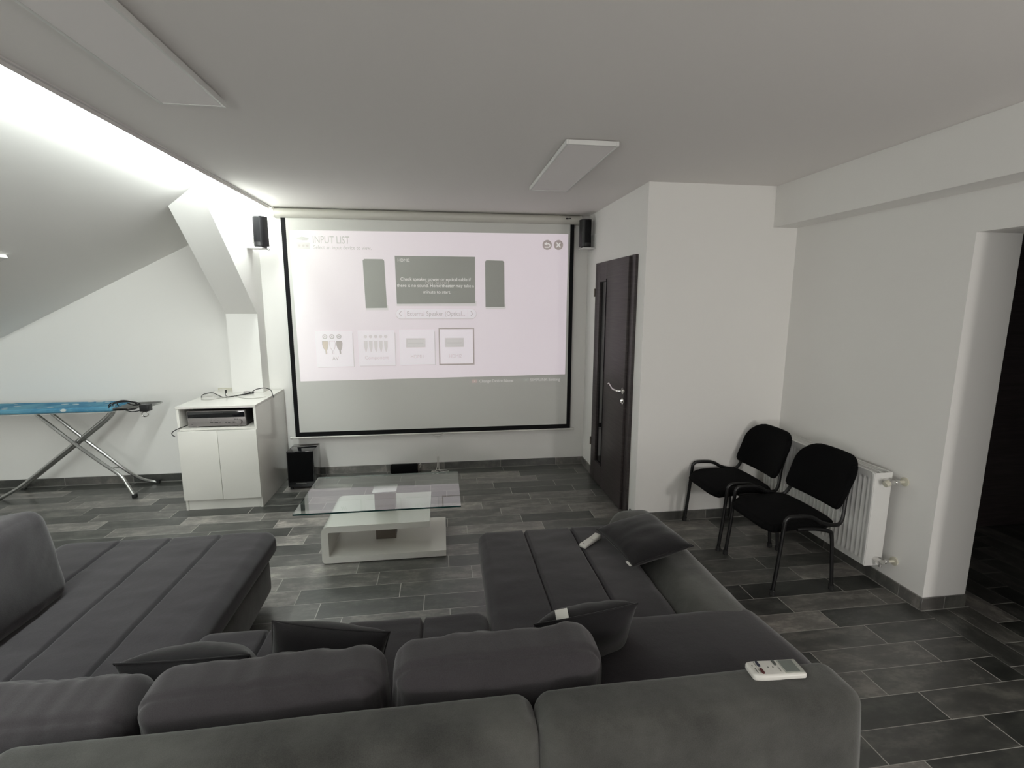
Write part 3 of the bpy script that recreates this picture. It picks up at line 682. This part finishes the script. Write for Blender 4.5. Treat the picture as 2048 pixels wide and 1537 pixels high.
# ------------------------------------------------------------------ ironing board
ib = thing('ironing_board', 'blue patterned ironing board on crossed steel tube legs', 'ironing board', (-3.25, 4.74, 0)); i_ = P(ib)
m_blue = mat('blue_cover_cloth', (0.05, 0.20, 0.42), 0.85, spec=0.2)
vo = nd(m_blue, 'ShaderNodeTexVoronoi'); vo.inputs['Scale'].default_value = 8; tcb = nd(m_blue, 'ShaderNodeTexCoord'); mpb = nd(m_blue, 'ShaderNodeMapping'); mpb.inputs['Scale'].default_value = (1, 2.2, 1.6)
lk(m_blue, tcb.outputs['Object'], mpb.inputs[0]); lk(m_blue, mpb.outputs[0], vo.inputs['Vector'])
nb = noise_n(m_blue, 24, 3)
c1 = ramp(m_blue, noise_n(m_blue, 5, 4), [(0.38, (0.060, 0.215, 0.36)), (0.6, (0.14, 0.35, 0.47))])
fac = ramp(m_blue, M(m_blue, 'ADD', vo.outputs['Distance'], M(m_blue, 'MULTIPLY', nb, 0.30)), [(0.35, (1, 1, 1)), (0.39, (0, 0, 0))])
lk(m_blue, mix(m_blue, fac, c1, (0.62, 0.66, 0.64)), bsdf(m_blue).inputs['Base Color'])
xl, xr = -4.20, -2.815
pts = [(xr, 4.60), (xr+0.012, 4.63), (xr+0.012, 4.85), (xr, 4.88)] + [(xl+0.45, 4.895)] + [(xl+0.35*(1-math.sin(a))-0.02, 4.74+0.145*math.cos(a)) for a in [PI*k/10 for k in range(11)]] + [(xl+0.45, 4.575)]
bm = NB(); prism(bm, [(a, b, 0.768) for a, b in pts], (0, 0, 0.040)); bmesh.ops.bevel(bm, geom=[e for e in bm.edges if len(e.link_faces) == 2 and e.calc_face_angle() > 1.0], offset=0.012, segments=3, affect='EDGES'); cv = i_('cover', bm, m_blue)
bm = NB(); prism(bm, [(a+(0.003 if a > -3.5 else 0), 4.735+(b-4.735)*1.012, 0.762) for a, b in pts], (0, 0, 0.002)); i_('cover_edging', bm, m_tag, cv)
rl = 0.0155
bm = NB(); tube(bm, [(-3.82, 4.665, 0.012), (-3.79, 4.666, 0.022), (-3.646, 4.67, 0.106), (-3.50, 4.68, 0.222), (-3.183, 4.69, 0.477), (-2.949, 4.70, 0.668), (-2.89, 4.70, 0.725), (-2.865, 4.70, 0.765)], rl, 12); i_('leg', bm, m_steel)
bm = NB(); tube(bm, [(-3.815, 4.925, 0.012), (-3.77, 4.90, 0.038), (-3.66, 4.82, 0.115), (-3.53, 4.76, 0.20), (-3.22, 4.74, 0.440), (-2.92, 4.74, 0.682), (-2.87, 4.74, 0.765)], rl, 12); i_('leg', bm, m_steel)
bm = NB(); tube(bm, [(-2.69, 4.567, 0.012), (-2.739, 4.58, 0.100), (-2.803, 4.595, 0.200), (-2.962, 4.62, 0.322), (-3.163, 4.655, 0.482), (-3.307, 4.67, 0.616), (-3.46, 4.68, 0.765)], rl*0.9, 12); i_('leg', bm, m_steel)
bm = NB(); tube(bm, [(-2.685, 4.925, 0.012), (-2.78, 4.90, 0.075), (-2.90, 4.85, 0.145), (-3.00, 4.81, 0.23), (-3.13, 4.775, 0.50-0.165), (-3.36, 4.76, 0.765)], rl*0.9, 12)
bm.free(); bm = NB(); tube(bm, [(-2.685, 4.925, 0.012), (-2.741, 4.90, 0.035), (-2.80, 4.86, 0.080), (-2.887, 4.81, 0.185), (-3.004, 4.79, 0.321), (-3.171, 4.77, 0.504), (-3.41, 4.76, 0.765)], rl*0.9, 12); i_('leg', bm, m_steel)
for p3 in ((-2.69, 4.567), (-2.685, 4.925), (-3.82, 4.668), (-3.815, 4.925)):
    i_('foot_cap', B((p3[0]-0.017, p3[1]-0.017, 0), (p3[0]+0.017, p3[1]+0.017, 0.034), 0.006), m_rubber)
bm = NB(); tube(bm, [(-2.90, 4.622, 0.262), (-2.935, 4.835, 0.195)], 0.004, 8, 1); i_('cross_wire', bm, m_steel)
bm = NB(); cyl(bm, (-3.16, 4.65, 0.487), (-3.16, 4.79, 0.487), 0.008, 12); i_('pivot_bolt', bm, m_black)
bm = NB()
tube(bm, [(-2.83, 4.62, 0.790), (-2.60, 4.63, 0.796), (-2.52, 4.66, 0.800), (-2.50, 4.74, 0.802), (-2.52, 4.82, 0.800), (-2.60, 4.85, 0.796), (-2.83, 4.86, 0.790)], 0.006, 8)
for yy in (4.69, 4.74, 0.0, 4.79):
    if yy: tube(bm, [(-2.83, yy, 0.790), (-2.515, yy, 0.800)], 0.004, 8, 1)
box(bm, (-2.80, 4.62, 0.786), (-2.70, 4.86, 0.791), 0.001); i_('iron_rest', bm, m_steel)
bm = NB()      # iron cord bundled on the rest
for k in range(5):
    a0 = 0.6*k; cxk, czk = -2.745+0.012*math.sin(k*2.1), 0.803
    tube(bm, [(cxk+(0.085+0.01*math.sin(k))*math.cos(a0+a), 4.66+0.05*math.cos(a+k)+0.01*k, czk+(0.035+0.004*k)*math.sin(a0+a)) for a in [2*PI*q/10 for q in range(10)]], 0.0038, 7, 4, True)
tube(bm, [(-2.72, 4.64, 0.770), (-2.66, 4.62, 0.758), (-2.60, 4.62, 0.766), (-2.565, 4.62, 0.785)], 0.004, 8)
tube(bm, [(-2.70, 4.64, 0.832), (-2.64, 4.62, 0.815), (-2.60, 4.62, 0.822), (-2.565, 4.62, 0.812)], 0.0055, 8)
cb2 = tag(link_mesh('iron_cord', bm, m_black, loc=(-2.74, 4.66, 0.79)), 'tangled black cord bundled on the wire end of the ironing board', 'cord')
so2 = thing('plug_adapter', 'black plug adapter with a metal ring hanging off the ironing board end', 'plug', (-2.545, 4.62, 0.755)); o_ = P(so2)
o_('body', B((-2.582, 4.585, 0.762), (-2.512, 4.655, 0.822), 0.008), m_black)
bm = NB(); tube(bm, [(-2.548+0.026*math.cos(a), 4.60, 0.738+0.021*math.sin(a)) for a in [2*PI*q/12 for q in range(12)]], 0.005, 8, 3, True); o_('ring', bm, m_chrome)

# ------------------------------------------------------------------ coffee table
ct = thing('coffee_table', 'white curved coffee table with a rectangular glass top', 'coffee table', (-0.42, 3.45, 0)); t_ = P(ct)
def cprof(r=0.05, th=0.042):
    x0, xb, xt, z0, z1 = -0.802, 0.0, -0.105, 0.008, 0.262
    out = [(xt, z1)]; out += [(x0+r+r*math.cos(math.radians(a)), z1-r+r*math.sin(math.radians(a))) for a in range(90, 181, 15)]
    rb = 0.022; out += [(x0+rb+rb*math.cos(math.radians(a)), z0+rb+rb*math.sin(math.radians(a))) for a in range(180, 271, 30)]
    out += [(xb, z0), (xb, z0+th)]
    ri = 0.008; xi, zi0, zi1 = x0+0.045, z0+th, z1-th
    out += [(xi+ri+ri*math.cos(math.radians(a)), zi0+ri+ri*math.sin(math.radians(a))) for a in range(270, 179, -30)]
    out += [(xi+ri+ri*math.cos(math.radians(a)), zi1-ri+ri*math.sin(math.radians(a))) for a in range(180, 89, -30)]
    out += [(xt, zi1)]
    return out
bm = NB(); prism(bm, [(a, 3.165, b) for a, b in cprof()], (0, 0.53, 0)); t_('base', bm, m_white, angle=25)
t_('floor_pad', B((-0.76, 3.19, 0.0), (-0.05, 3.67, 0.009)), m_blackm)
t_('support_column', B((-0.486, 3.385, 0.050), (-0.350, 3.50, 0.220), 0.002), m_bronze)
cap_ = t_('upper_support', B((-0.486, 3.385, 0.262), (-0.350, 3.50, 0.394), 0.002), m_bronze)
t_('glass_mount', B((-0.500, 3.37, 0.394), (-0.336, 3.515, 0.401), 0.001), m_chrome)
bm = NB(); gx0, gx1, gy0_, gy1_ = -0.930, 0.100, 3.045, 3.71
box(bm, (gx0, gy0_, 0.401), (gx1, gy1_, 0.411))
bm.normal_update()
for f in bm.faces: f.material_index = 0 if abs(f.normal.z) > 0.5 else 1
t_('glass_top', bm, [m_glass, m_glass_edge], smooth=False)

# ------------------------------------------------------------------ radiator
rd = thing('radiator', 'white fluted panel radiator on the right wall behind the chairs', 'radiator', (2.53, 2.95, 0.15)); a_ = P(rd)
ry0, ry1, rz0, rz1, rxf, rxb = 2.45, 3.42, 0.150, 0.722, 2.468, 2.585
bm = NB(); pitch = 0.0333; n_f = 28; y_start = ry0+0.020
ny = n_f*8; ZZ = [rz0, rz0+0.014, rz0+0.028, rz0+0.034, rz0+0.042, rz0+0.052, rz0+0.062, rz0+0.08] + [rz0+0.08+(rz1-rz0-0.16)*k/6 for k in range(1, 6)] + [rz1-0.08, rz1-0.062, rz1-0.052, rz1-0.042, rz1-0.034, rz1-0.028, rz1-0.014, rz1]
g = []
for j in range(ny+1):
    y = y_start + n_f*pitch*j/ny; fv = (j % 8)/8
    row = []
    for zq in ZZ:
        e = min(zq-rz0, rz1-zq); ez = max(0.0, min(1.0, (e-0.030)/0.030)); ez = ez*ez*(3-2*ez)
        s = 0.5-0.5*math.cos(2*PI*fv); s = max(0, min(1, (s-0.15)/0.6)); s = s*s*(3-2*s)
        row.append(bm.verts.new((rxf+0.013*(1-s)*ez, y, zq)))
    g.append(row)
for j in range(ny):
    for k in range(len(ZZ)-1): bm.faces.new((g[j][k], g[j+1][k], g[j+1][k+1], g[j][k+1]))
a_('front_panel', bm, m_white_matt, angle=60)
bm = NB(); box(bm, (rxf, ry0, rz0), (rxf+0.012, y_start, rz1), 0.002); box(bm, (rxf, ry1-0.018, rz0), (rxf+0.012, ry1, rz1), 0.002)
box(bm, (rxf+0.014, ry0+0.01, rz0+0.01), (rxf+0.020, ry1-0.01, rz1-0.01)); box(bm, (rxb-0.014, ry0+0.01, rz0+0.01), (rxb-0.004, ry1-0.01, rz1-0.01))
a_('water_panel', bm, m_white_matt)
a_('side_cover', B((rxf+0.004, ry0-0.003, rz0-0.004), (rxb, ry0+0.002, rz1+0.004), 0.0015), m_white_matt); a_('side_cover', B((rxf+0.004, ry1-0.002, rz0-0.004), (rxb, ry1+0.003, rz1+0.004), 0.0015), m_white_matt)
bm = NB(); box(bm, (rxf+0.004, ry0, rz1-0.004), (rxf+0.018, ry1, rz1+0.004)); box(bm, (rxb-0.014, ry0, rz1-0.004), (rxb, ry1, rz1+0.004)); box(bm, (rxf+0.052, ry0, rz1-0.002), (rxf+0.062, ry1, rz1+0.003))
k = 0
while ry0+0.03+k*0.012 < ry1-0.02:
    yy = ry0+0.03+k*0.012; box(bm, (rxf+0.018, yy, rz1-0.006), (rxb-0.014, yy+0.005, rz1+0.001)); k += 1
a_('top_grille', bm, m_white_matt, smooth=False)
for (zz, knob) in ((0.682, True), (0.190, False)):
    bm = NB(); cyl(bm, (2.535, ry0-0.003, zz), (2.535, ry0-0.030, zz), 0.013, 16); cyl(bm, (2.535, ry0-0.045, zz), (2.535, ry0-0.025, zz), 0.017, 6)
    cyl(bm, (2.520, ry0-0.045, zz), (2.585, ry0-0.045, zz), 0.011, 16); cyl(bm, (2.562, ry0-0.045, zz), (2.578, ry0-0.045, zz), 0.016, 6)
    v = a_('valve', bm, m_chrome)
    bm = NB(); cyl(bm, (2.578, ry0-0.045, zz), (XR-0.004, ry0-0.045, zz), 0.0085, 14); cyl(bm, (XR-0.008, ry0-0.045, zz), (XR-0.0005, ry0-0.045, zz), 0.026, 24); a_('wall_rosette', bm, m_cream, v)
    if knob:
        bm = NB(); cyl(bm, (2.522, ry0-0.045, zz-0.002), (2.498, ry0-0.045, zz-0.010), 0.019, 20, 0.017); a_('valve_knob', bm, m_cream, v)
    else:
        bm = NB(); cyl(bm, (2.535, ry0-0.045, zz-0.010), (2.535, ry0-0.045, zz-0.028), 0.010, 14); a_('drain_cap', bm, m_chrome, v)
a_('wall_hook', box(box(NB(), (rxb-0.006, 2.65, 0.45), (XR-0.0005, 2.68, 0.50)), (rxb-0.006, 3.20, 0.45), (XR-0.0005, 3.23, 0.50)), m_white_matt)

# ------------------------------------------------------------------ visitor chairs
def make_chair(label):
    t = thing('visitor_chair', label, 'chair', (0, 0, 0), 0, 'black visitor chairs in front of the radiator')
    # local frame: +x is the way the sitter faces
    def dfm(m, s, nn):
        if m.x > 0.05: m.z -= 0.030*((m.x-0.05)/0.18)**2          # waterfall front
        m.z -= 0.010*(s[1]**2); return m
    bm = NB(); softbox(bm, (-0.195, -0.232, 0.392), (0.225, 0.232, 0.442), 0.0245, (12, 12, 1), (0.012, 0, 0.008), deform=dfm, k=4)
    for v in bm.verts:                                          # rounded plan corners
        u, q = v.co.x, v.co.y; cxr = 0.11 if u > 0 else 0.05
        ax = (0.225 if u > 0 else 0.195)-cxr; ay = 0.232-cxr
        dx, dy = max(0, abs(u)-ax), max(0, abs(q)-ay)
        if dx > 0 and dy > 0:
            L = math.hypot(dx, dy); k_ = max(dx, dy)/L
            v.co.x = math.copysign(ax+dx*k_, u); v.co.y = math.copysign(ay+dy*k_, q)
    link_mesh('seat', bm, m_blk_cloth, t)
    bm = NB(); H0, H1 = 0.492, 0.796
    softbox(bm, (-0.022, -0.240, 0), (0.022, 0.240, H1-H0), 0.021, (1, 14, 10), (0.006, 0, 0), k=4)
    for v in bm.verts:
        q, z = v.co.y, v.co.z; hh = H1-H0
        rr = 0.13 if z > hh/2 else 0.035
        ay = 0.240-rr; az = hh/2-rr; zc_ = z-hh/2
        dy, dz = max(0, abs(q)-ay), max(0, abs(zc_)-az)
        if dy > 0 and dz > 0:
            k_ = max(dy, dz)/math.hypot(dy, dz)
            q = math.copysign(ay+dy*k_, q); zc_ = math.copysign(az+dz*k_, zc_)
        z = zc_+hh/2
        w_ = 1-0.05*(1-z/hh)
        zw = H0+z-0.018*(1-(q/0.240)**2)*(1-z/hh)
        v.co = Vector((v.co.x-0.245-0.38*z+0.05*(q/0.240)**2, q*w_, zw))
    link_mesh('backrest', bm, m_blk_cloth, t)
    for sgn in (-1, 1):
        y = 0.243*sgn
        bm = NB()
        tube(bm, [(0.196, y, 0.004), (0.176, y, 0.20), (0.158, y, 0.42), (0.148, y, 0.462), (0.118, y, 0.478), (0.02, y, 0.476), (-0.03, y, 0.462), (-0.075, y, 0.436), (-0.14, y, 0.416), (-0.195, y*0.99, 0.412), (-0.225, y*0.96, 0.440), (-0.245, y*0.90, 0.50), (-0.262, y*0.84, 0.56), (-0.285, y*0.80, 0.62), (-0.30, y*0.78, 0.66)], 0.0125, 12, 5, sy=0.72)
        link_mesh('front_leg', bm, m_dkmetal, t)
        bm = NB(); tube(bm, [(-0.196, y, 0.004), (-0.176, y, 0.20), (-0.158, y, 0.345), (-0.135, y, 0.375), (-0.05, y*0.97, 0.392), (0.06, y*0.94, 0.392)], 0.0120, 12, 5, sy=0.72)
        link_mesh('rear_leg', bm, m_dkmetal, t)
        for fx in (0.196, -0.196):
            bm = NB(); cyl(bm, (fx, y, 0), (fx*0.985, y, 0.030), 0.0155, 14); link_mesh('foot_cap', bm, m_rubber, t)
    bm = NB(); tube(bm, [(0.05, -0.232, 0.388), (0.05, 0.232, 0.388)], 0.010, 10, 1); tube(bm, [(-0.12, -0.232, 0.388), (-0.12, 0.232, 0.388)], 0.010, 10, 1)
    link_mesh('seat_frame', bm, m_dkmetal, t)
    return t
ch = make_chair('black fabric visitor chair standing closer to the white boxed-out wall corner')
ch.location = (2.062, 3.243, 0); ch.rotation_euler.z = PI
c2 = copy_tree(ch); c2['label'] = 'black fabric visitor chair nearer the radiator valves, overlapping the other chair'
c2.location = (2.088, 2.706, 0); c2.rotation_euler.z = PI+0.012

# ------------------------------------------------------------------ sectional sofa
sf = thing('sectional_sofa', 'dark grey U-shaped sectional sofa with two long chaises and suede backrest', 'sofa', (-0.3, 1.6, 0)); f_ = P(sf)
def channels(xs, top, d=0.022, wd=0.0065, wrk=0.004):
    def fn(m, s, nn):
        if m.z > top-0.09:
            k_ = min(1.0, (m.z-(top-0.09))/0.05); 
            gsum = sum(math.exp(-((m.x-x)/wd)**2) for x in xs)
            m.z -= d*gsum*k_
            if nn.y > 0.3: m.y -= 0.012*gsum*k_
            nz = noise.noise(Vector((m.x*3.0, m.y*11, 1.7)))+0.6*noise.noise(Vector((m.x*9, m.y*23, 5.1)))
            m.z += wrk*nz*k_
        return m
    return fn
def xsplit(xs, half=0.03, k=7):   # extra lattice columns around every seam
    return xs
def seat(name, lo, hi, r, xs, nx, ny, puff=(0, 0.0, 0.006), d=0.024, wrk=0.0035, m=None, label=None):
    bm = NB(); fn = channels(xs, hi[2], d, wrk=wrk)
    softbox(bm, lo, hi, r, (nx, ny, 2), puff, deform=fn, k=5)
    return f_(name, bm, m or m_fab, label=label, angle=80)
ZT = 0.420
# left chaise
seat('left_chaise_cushion', (-2.06, 1.20, 0.27), (-0.950, 2.845, ZT), 0.062, [-1.745, -1.490, -1.235], 230, 60)
bm = NB(); softbox(bm, (-2.04, 1.10, 0.055), (-0.985, 2.80, 0.30), 0.05, (14, 18, 6), (0.035, 0.03, 0)); f_('left_chaise_base', bm, m_sue)
# middle seat
seat('middle_seat_cushion', (-0.972, 1.15, 0.27), (0.172, 1.945, ZT), 0.060, [-0.705, -0.405, -0.100], 230, 34, puff=(0, 0.008, 0.004))
bm = NB(); softbox(bm, (-1.0, 1.10, 0.055), (0.20, 1.90, 0.30), 0.05, (14, 12, 6), (0, 0.02, 0)); f_('middle_base', bm, m_sue)
# right chaise
seat('right_chaise_cushion', (0.178, 1.15, 0.27), (0.970, 2.665, ZT), 0.055, [0.440, 0.708], 170, 60, puff=(0, 0.02, 0.010), wrk=0.004)
bm = NB(); softbox(bm, (0.205, 1.10, 0.055), (0.99, 2.62, 0.30), 0.05, (10, 18, 6), (0.012, 0.03, 0)); f_('right_chaise_base', bm, m_sue)
# low arm along the right chaise
def armd(m, s, nn):
    u = (m.x-0.955)/0.30
    m.z -= 0.050*max(0, 1-u*2.2)**2
    m.z += 0.004*noise.noise(Vector((m.x*8, m.y*14, 2)))
    return m
bm = NB(); softbox(bm, (0.962, 1.26, 0.055), (1.262, 2.79, 0.462), 0.095, (8, 40, 6), (0.018, 0.02, 0.006), deform=armd, k=6); f_('armrest', bm, m_sue)
# padded corner return between seat and backrest
def padd(m, s, nn):
    m.z += 0.012*noise.noise(Vector((m.x*2.5, m.y*3, 8)))
    if m.z > 0.38: m.z -= 0.020*max(0, (m.y-1.45)/0.3)
    return m
bm = NB(); softbox(bm, (0.46, 1.205, 0.30), (1.275, 1.775, 0.480), 0.080, (20, 16, 3), (0.008, 0.006, 0.008), deform=padd, k=6); f_('corner_pad', bm, m_fab)
# backrest modules
def bdef(seed):
    def fn(m, s, nn):
        m.z += 0.006*noise.noise(Vector((m.x*2.2, m.y*4, seed)))
        m.y += 0.008*noise.noise(Vector((m.x*3, m.z*4, seed+3)))*(1 if nn.y < 0 else 0.4)
        if nn.y < -0.2: m.y -= 0.045*max(0, (0.62-m.z)/0.5)*1.0
        return m
    return fn
for (x0, x1, sd) in ((-2.10, -1.075, 1), (-1.065, 0.220, 2), (0.228, 1.122, 3)):
    bm = NB(); softbox(bm, (x0, 1.045, 0.06), (x1, 1.205, 0.656), 0.045, (26, 4, 14), (0.016, 0.012, 0.006), deform=bdef(sd), k=6); f_('backrest', bm, m_sue, angle=80)
for (x, y) in ((-1.95, 1.15), (-1.95, 2.70), (-1.10, 2.70), (0.32, 2.50), (1.15, 2.65), (1.12, 1.15), (-0.9, 1.8), (0.1, 1.8), (0.1, 1.15)):
    bm = NB(); cyl(bm, (x, y, 0), (x, y, 0.062), 0.028, 18); f_('sofa_foot', bm, m_blackm)

# loose back cushions
def back_cushion(cx_, cy_, cz_, w_, h_, t_k, rx, rz, seed, label, grp='loose back cushions of the sofa'):
    def fn(m, s, nn):
        v = Vector((m.x*5, m.z*4, seed*3.1)); m += nn*0.010*noise.noise(v)
        q = noise.noise(Vector((m.x*14+m.z*12, m.z*5, seed)))+0.6*noise.noise(Vector((m.x*26+m.z*16, m.z*8, seed+9)))
        edge = max(0, (s[2]-0.1))
        m += nn*0.0052*q*(0.5+0.9*edge)
        m.z -= 0.004*(abs(s[0])**3)*(1 if s[2] > 0 else 0)
        dseam = (m.y+t_k*0.5*0.62)
        if s[2] > 0.55 or abs(s[0]) > 0.93: m -= nn*0.006*math.exp(-(dseam/0.008)**2)
        return m
    bm = NB(); softbox(bm, (-w_/2, -t_k/2, 0), (w_/2, t_k/2, h_), t_k*0.31, (44, 8, 24), (0.012, 0.030, 0.004), deform=fn, k=7)
    o = link_mesh('back_cushion', bm, m_fab2, angle=80); o.location = (cx_, cy_, cz_); o.rotation_euler = (rx, 0, rz)
    tag(o, label, 'cushion', grp); return o
back_cushion(-0.492, 1.328, 0.410, 0.612, 0.290, 0.175, 0.06, 0.02, 1, 'middle of the three grey back cushions standing along the suede backrest')
back_cushion(0.147, 1.328, 0.410, 0.596, 0.305, 0.170, 0.05, 0.0, 2, 'grey back cushion at the right end of the row, beside the dark sofa corner')
back_cushion(-1.130, 1.335, 0.405, 0.640, 0.275, 0.205, 0.12, -0.02, 3, 'grey back cushion at the left end of the row, on the near left sofa corner')
back_cushion(-1.765, 1.935, 0.400, 0.760, 0.415, 0.210, 0.16, -PI/2-0.03, 4, 'large upright grey cushion standing on the left chaise')

def throw(cx_, cy_, cz_, w_, h_, t_k, rot, seed, label, tagpos=None):
    t = NB(); pillow(t, w_, h_, t_k, 28, seed)
    o = link_mesh('throw_pillow', t, m_pil, angle=80); o.location = (cx_, cy_, cz_); o.rotation_euler = rot
    tag(o, label, 'pillow', 'small dark throw pillows on the sofa')
    pts = []; n_ = 10
    def ed(u, v): return (u*w_/2*(1-0.06*(1-v*v)*abs(u)**3), 0, v*h_/2*(1-0.06*(1-u*u)*abs(v)**3))
    for a, b, c, d in ((-1, -1, 1, -1), (1, -1, 1, 1), (1, 1, -1, 1), (-1, 1, -1, -1)):
        for k in range(n_): pts.append(ed(a+(c-a)*k/n_, b+(d-b)*k/n_))
    bm = NB(); tube(bm, pts, 0.0032, 6, 1, True); link_mesh('piping', bm, m_pil, o)
    if tagpos:
        (tx, tz, ang) = tagpos[:3]
        bm = B((-0.021, -0.001, 0.0), (0.021, 0.001, 0.030)); bmesh.ops.transform(bm, matrix=Matrix.Translation((tx, tagpos[4], tz)) @ Matrix.Rotation(ang, 4, 'Y') @ Matrix.Rotation(tagpos[3] if len(tagpos) > 3 else 0, 4, 'X'), verts=bm.verts)
        tg = link_mesh('care_tag', bm, m_tag, o, smooth=False); tg['label'] = 'white care tag'
    return o
def orient(o, c, ex, ez):
    ex = Vector(ex).normalized(); ez = Vector(ez); ez = (ez-ex*ez.dot(ex)).normalized(); ey = ez.cross(ex)
    o.matrix_world = Matrix(((ex.x, ey.x, ez.x, c[0]), (ex.y, ey.y, ez.y, c[1]), (ex.z, ey.z, ez.z, c[2]), (0, 0, 0, 1)))
def bendm(o, k):
    for v in o.data.vertices: v.co.y += k*(v.co.x**2)
p1 = throw(0, 0, 0, 0.39, 0.34, 0.19, (0, 0, 0), 1, 'dark throw pillow with one pointed corner, wedged where the middle seat meets the left chaise')
orient(p1, (-0.785, 1.555, 0.490), (1, -0.06, 0.02), (0.0, -0.50, 0.86))
p2 = throw(0, 0, 0, 0.365, 0.33, 0.17, (0, 0, 0), 2, 'nearly black throw pillow standing upright behind the middle back cushion')
orient(p2, (-0.395, 1.535, 0.518), (1, -0.02, -0.19), (0.06, -0.16, 0.98))
p3 = throw(0, 0, 0, 0.355, 0.33, 0.15, (0, 0, 0), 3, 'dark throw pillow with a white tag, leaning behind the right end back cushion', (-0.080, 0.158, 0.0, -1.15, 0.002))
orient(p3, (0.472, 1.545, 0.545), (0.36, 0.0, 0.045), (0.14, -0.15, 0.25))
p4 = throw(0, 0, 0, 0.40, 0.33, 0.12, (0, 0, 0), 4, 'dark throw pillow with a small white tag, lying across the right armrest', (0.172, -0.176, 0.0, 0.0, 0.0))
orient(p4, (1.005, 2.300, 0.500), (0.05, -0.40, 0.0), (0.27, 0.07, 0.05))

# ------------------------------------------------------------------ remote controls
r1 = thing('remote_control', 'slim white remote control lying on the right chaise seat', 'remote control', (0.766, 2.420, 0.425), math.radians(41), 'white remote controls')
def rem(m, s, nn):
    m.z += 0.006*max(0, s[0])**2*(1 if s[2] > 0 else 0); return m
link_mesh('body', softbox(NB(), (-0.080, -0.021, 0.0), (0.080, 0.021, 0.021), 0.008, (6, 3, 1), (0.003, 0, 0.001), deform=rem), m_plastic, r1)
bm = NB(); cyl(bm, (-0.066, 0, 0.0205), (-0.066, 0, 0.0222), 0.004, 14); link_mesh('button', bm, m_silver, r1)
link_mesh('cover_seam', B((0.005, -0.016, 0.0212), (0.0062, 0.016, 0.0222)), m_silver, r1)

r2 = thing('air_conditioner_remote', 'white air conditioner remote with grey display on top of the backrest', 'remote control', (0.918, 1.150, 0.660), math.radians(-4), 'white remote controls')
def rem2(m, s, nn):
    if s[0] < 0: m.y *= 1+0.06*s[0]*s[0]
    if m.x < -0.045: 
        k_ = (m.x+0.045)/-0.03; m.y *= max(0.35, 1-0.22*k_*k_)
    if m.x > 0: m.z = m.z*0.82+0.002 if m.z < 0.01 else m.z
    return m
link_mesh('body', softbox(NB(), (-0.076, -0.030, 0.0), (0.076, 0.030, 0.019), 0.006, (10, 5, 1), (0.002, 0.001, 0.001), deform=rem2), m_plastic, r2)
m_lcd = mat('lcd_grey', (0.16, 0.18, 0.165), 0.25); m_lcdf = mat('lcd_surround', (0.40, 0.41, 0.37), 0.4)
link_mesh('display_surround', B((0.016, -0.0255, 0.019), (0.071, 0.0255, 0.0212), 0.002), m_lcdf, r2)
link_mesh('display', B((0.019, -0.022, 0.0205), (0.060, 0.022, 0.0218), 0.0008), m_lcd, r2)
m_btn = mat('button_navy', (0.025, 0.028, 0.05), 0.5); m_btr = mat('button_red', (0.10, 0.02, 0.02), 0.5); m_btg = mat('button_grey', (0.10, 0.11, 0.10), 0.5)
for (x, y, mm) in ((-0.045, 0.013, m_btn), (-0.047, -0.014, m_btr), (0.004, 0.015, m_btg)):
    link_mesh('button', B((x-0.0035, y-0.010, 0.0195), (x+0.0035, y+0.010, 0.0225), 0.003), mm, r2)
for (x, y) in ((-0.022, -0.001), (-0.008, -0.001), (-0.064, 0.008)):
    link_mesh('small_button', B((x-0.0015, y-0.002, 0.0195), (x+0.0015, y+0.002, 0.0215), 0.001), m_btg, r2)
bm = NB()
for (x0, x1, y) in ((-0.062, -0.060, -0.01), (-0.054, -0.053, -0.012), (-0.0535, -0.0525, 0.014), (0.006, 0.0075, -0.010)): box(bm, (x0, y-0.009, 0.0198), (x1, y+0.009, 0.0205))
link_mesh('printed_marks', bm, m_btg, r2, smooth=False)
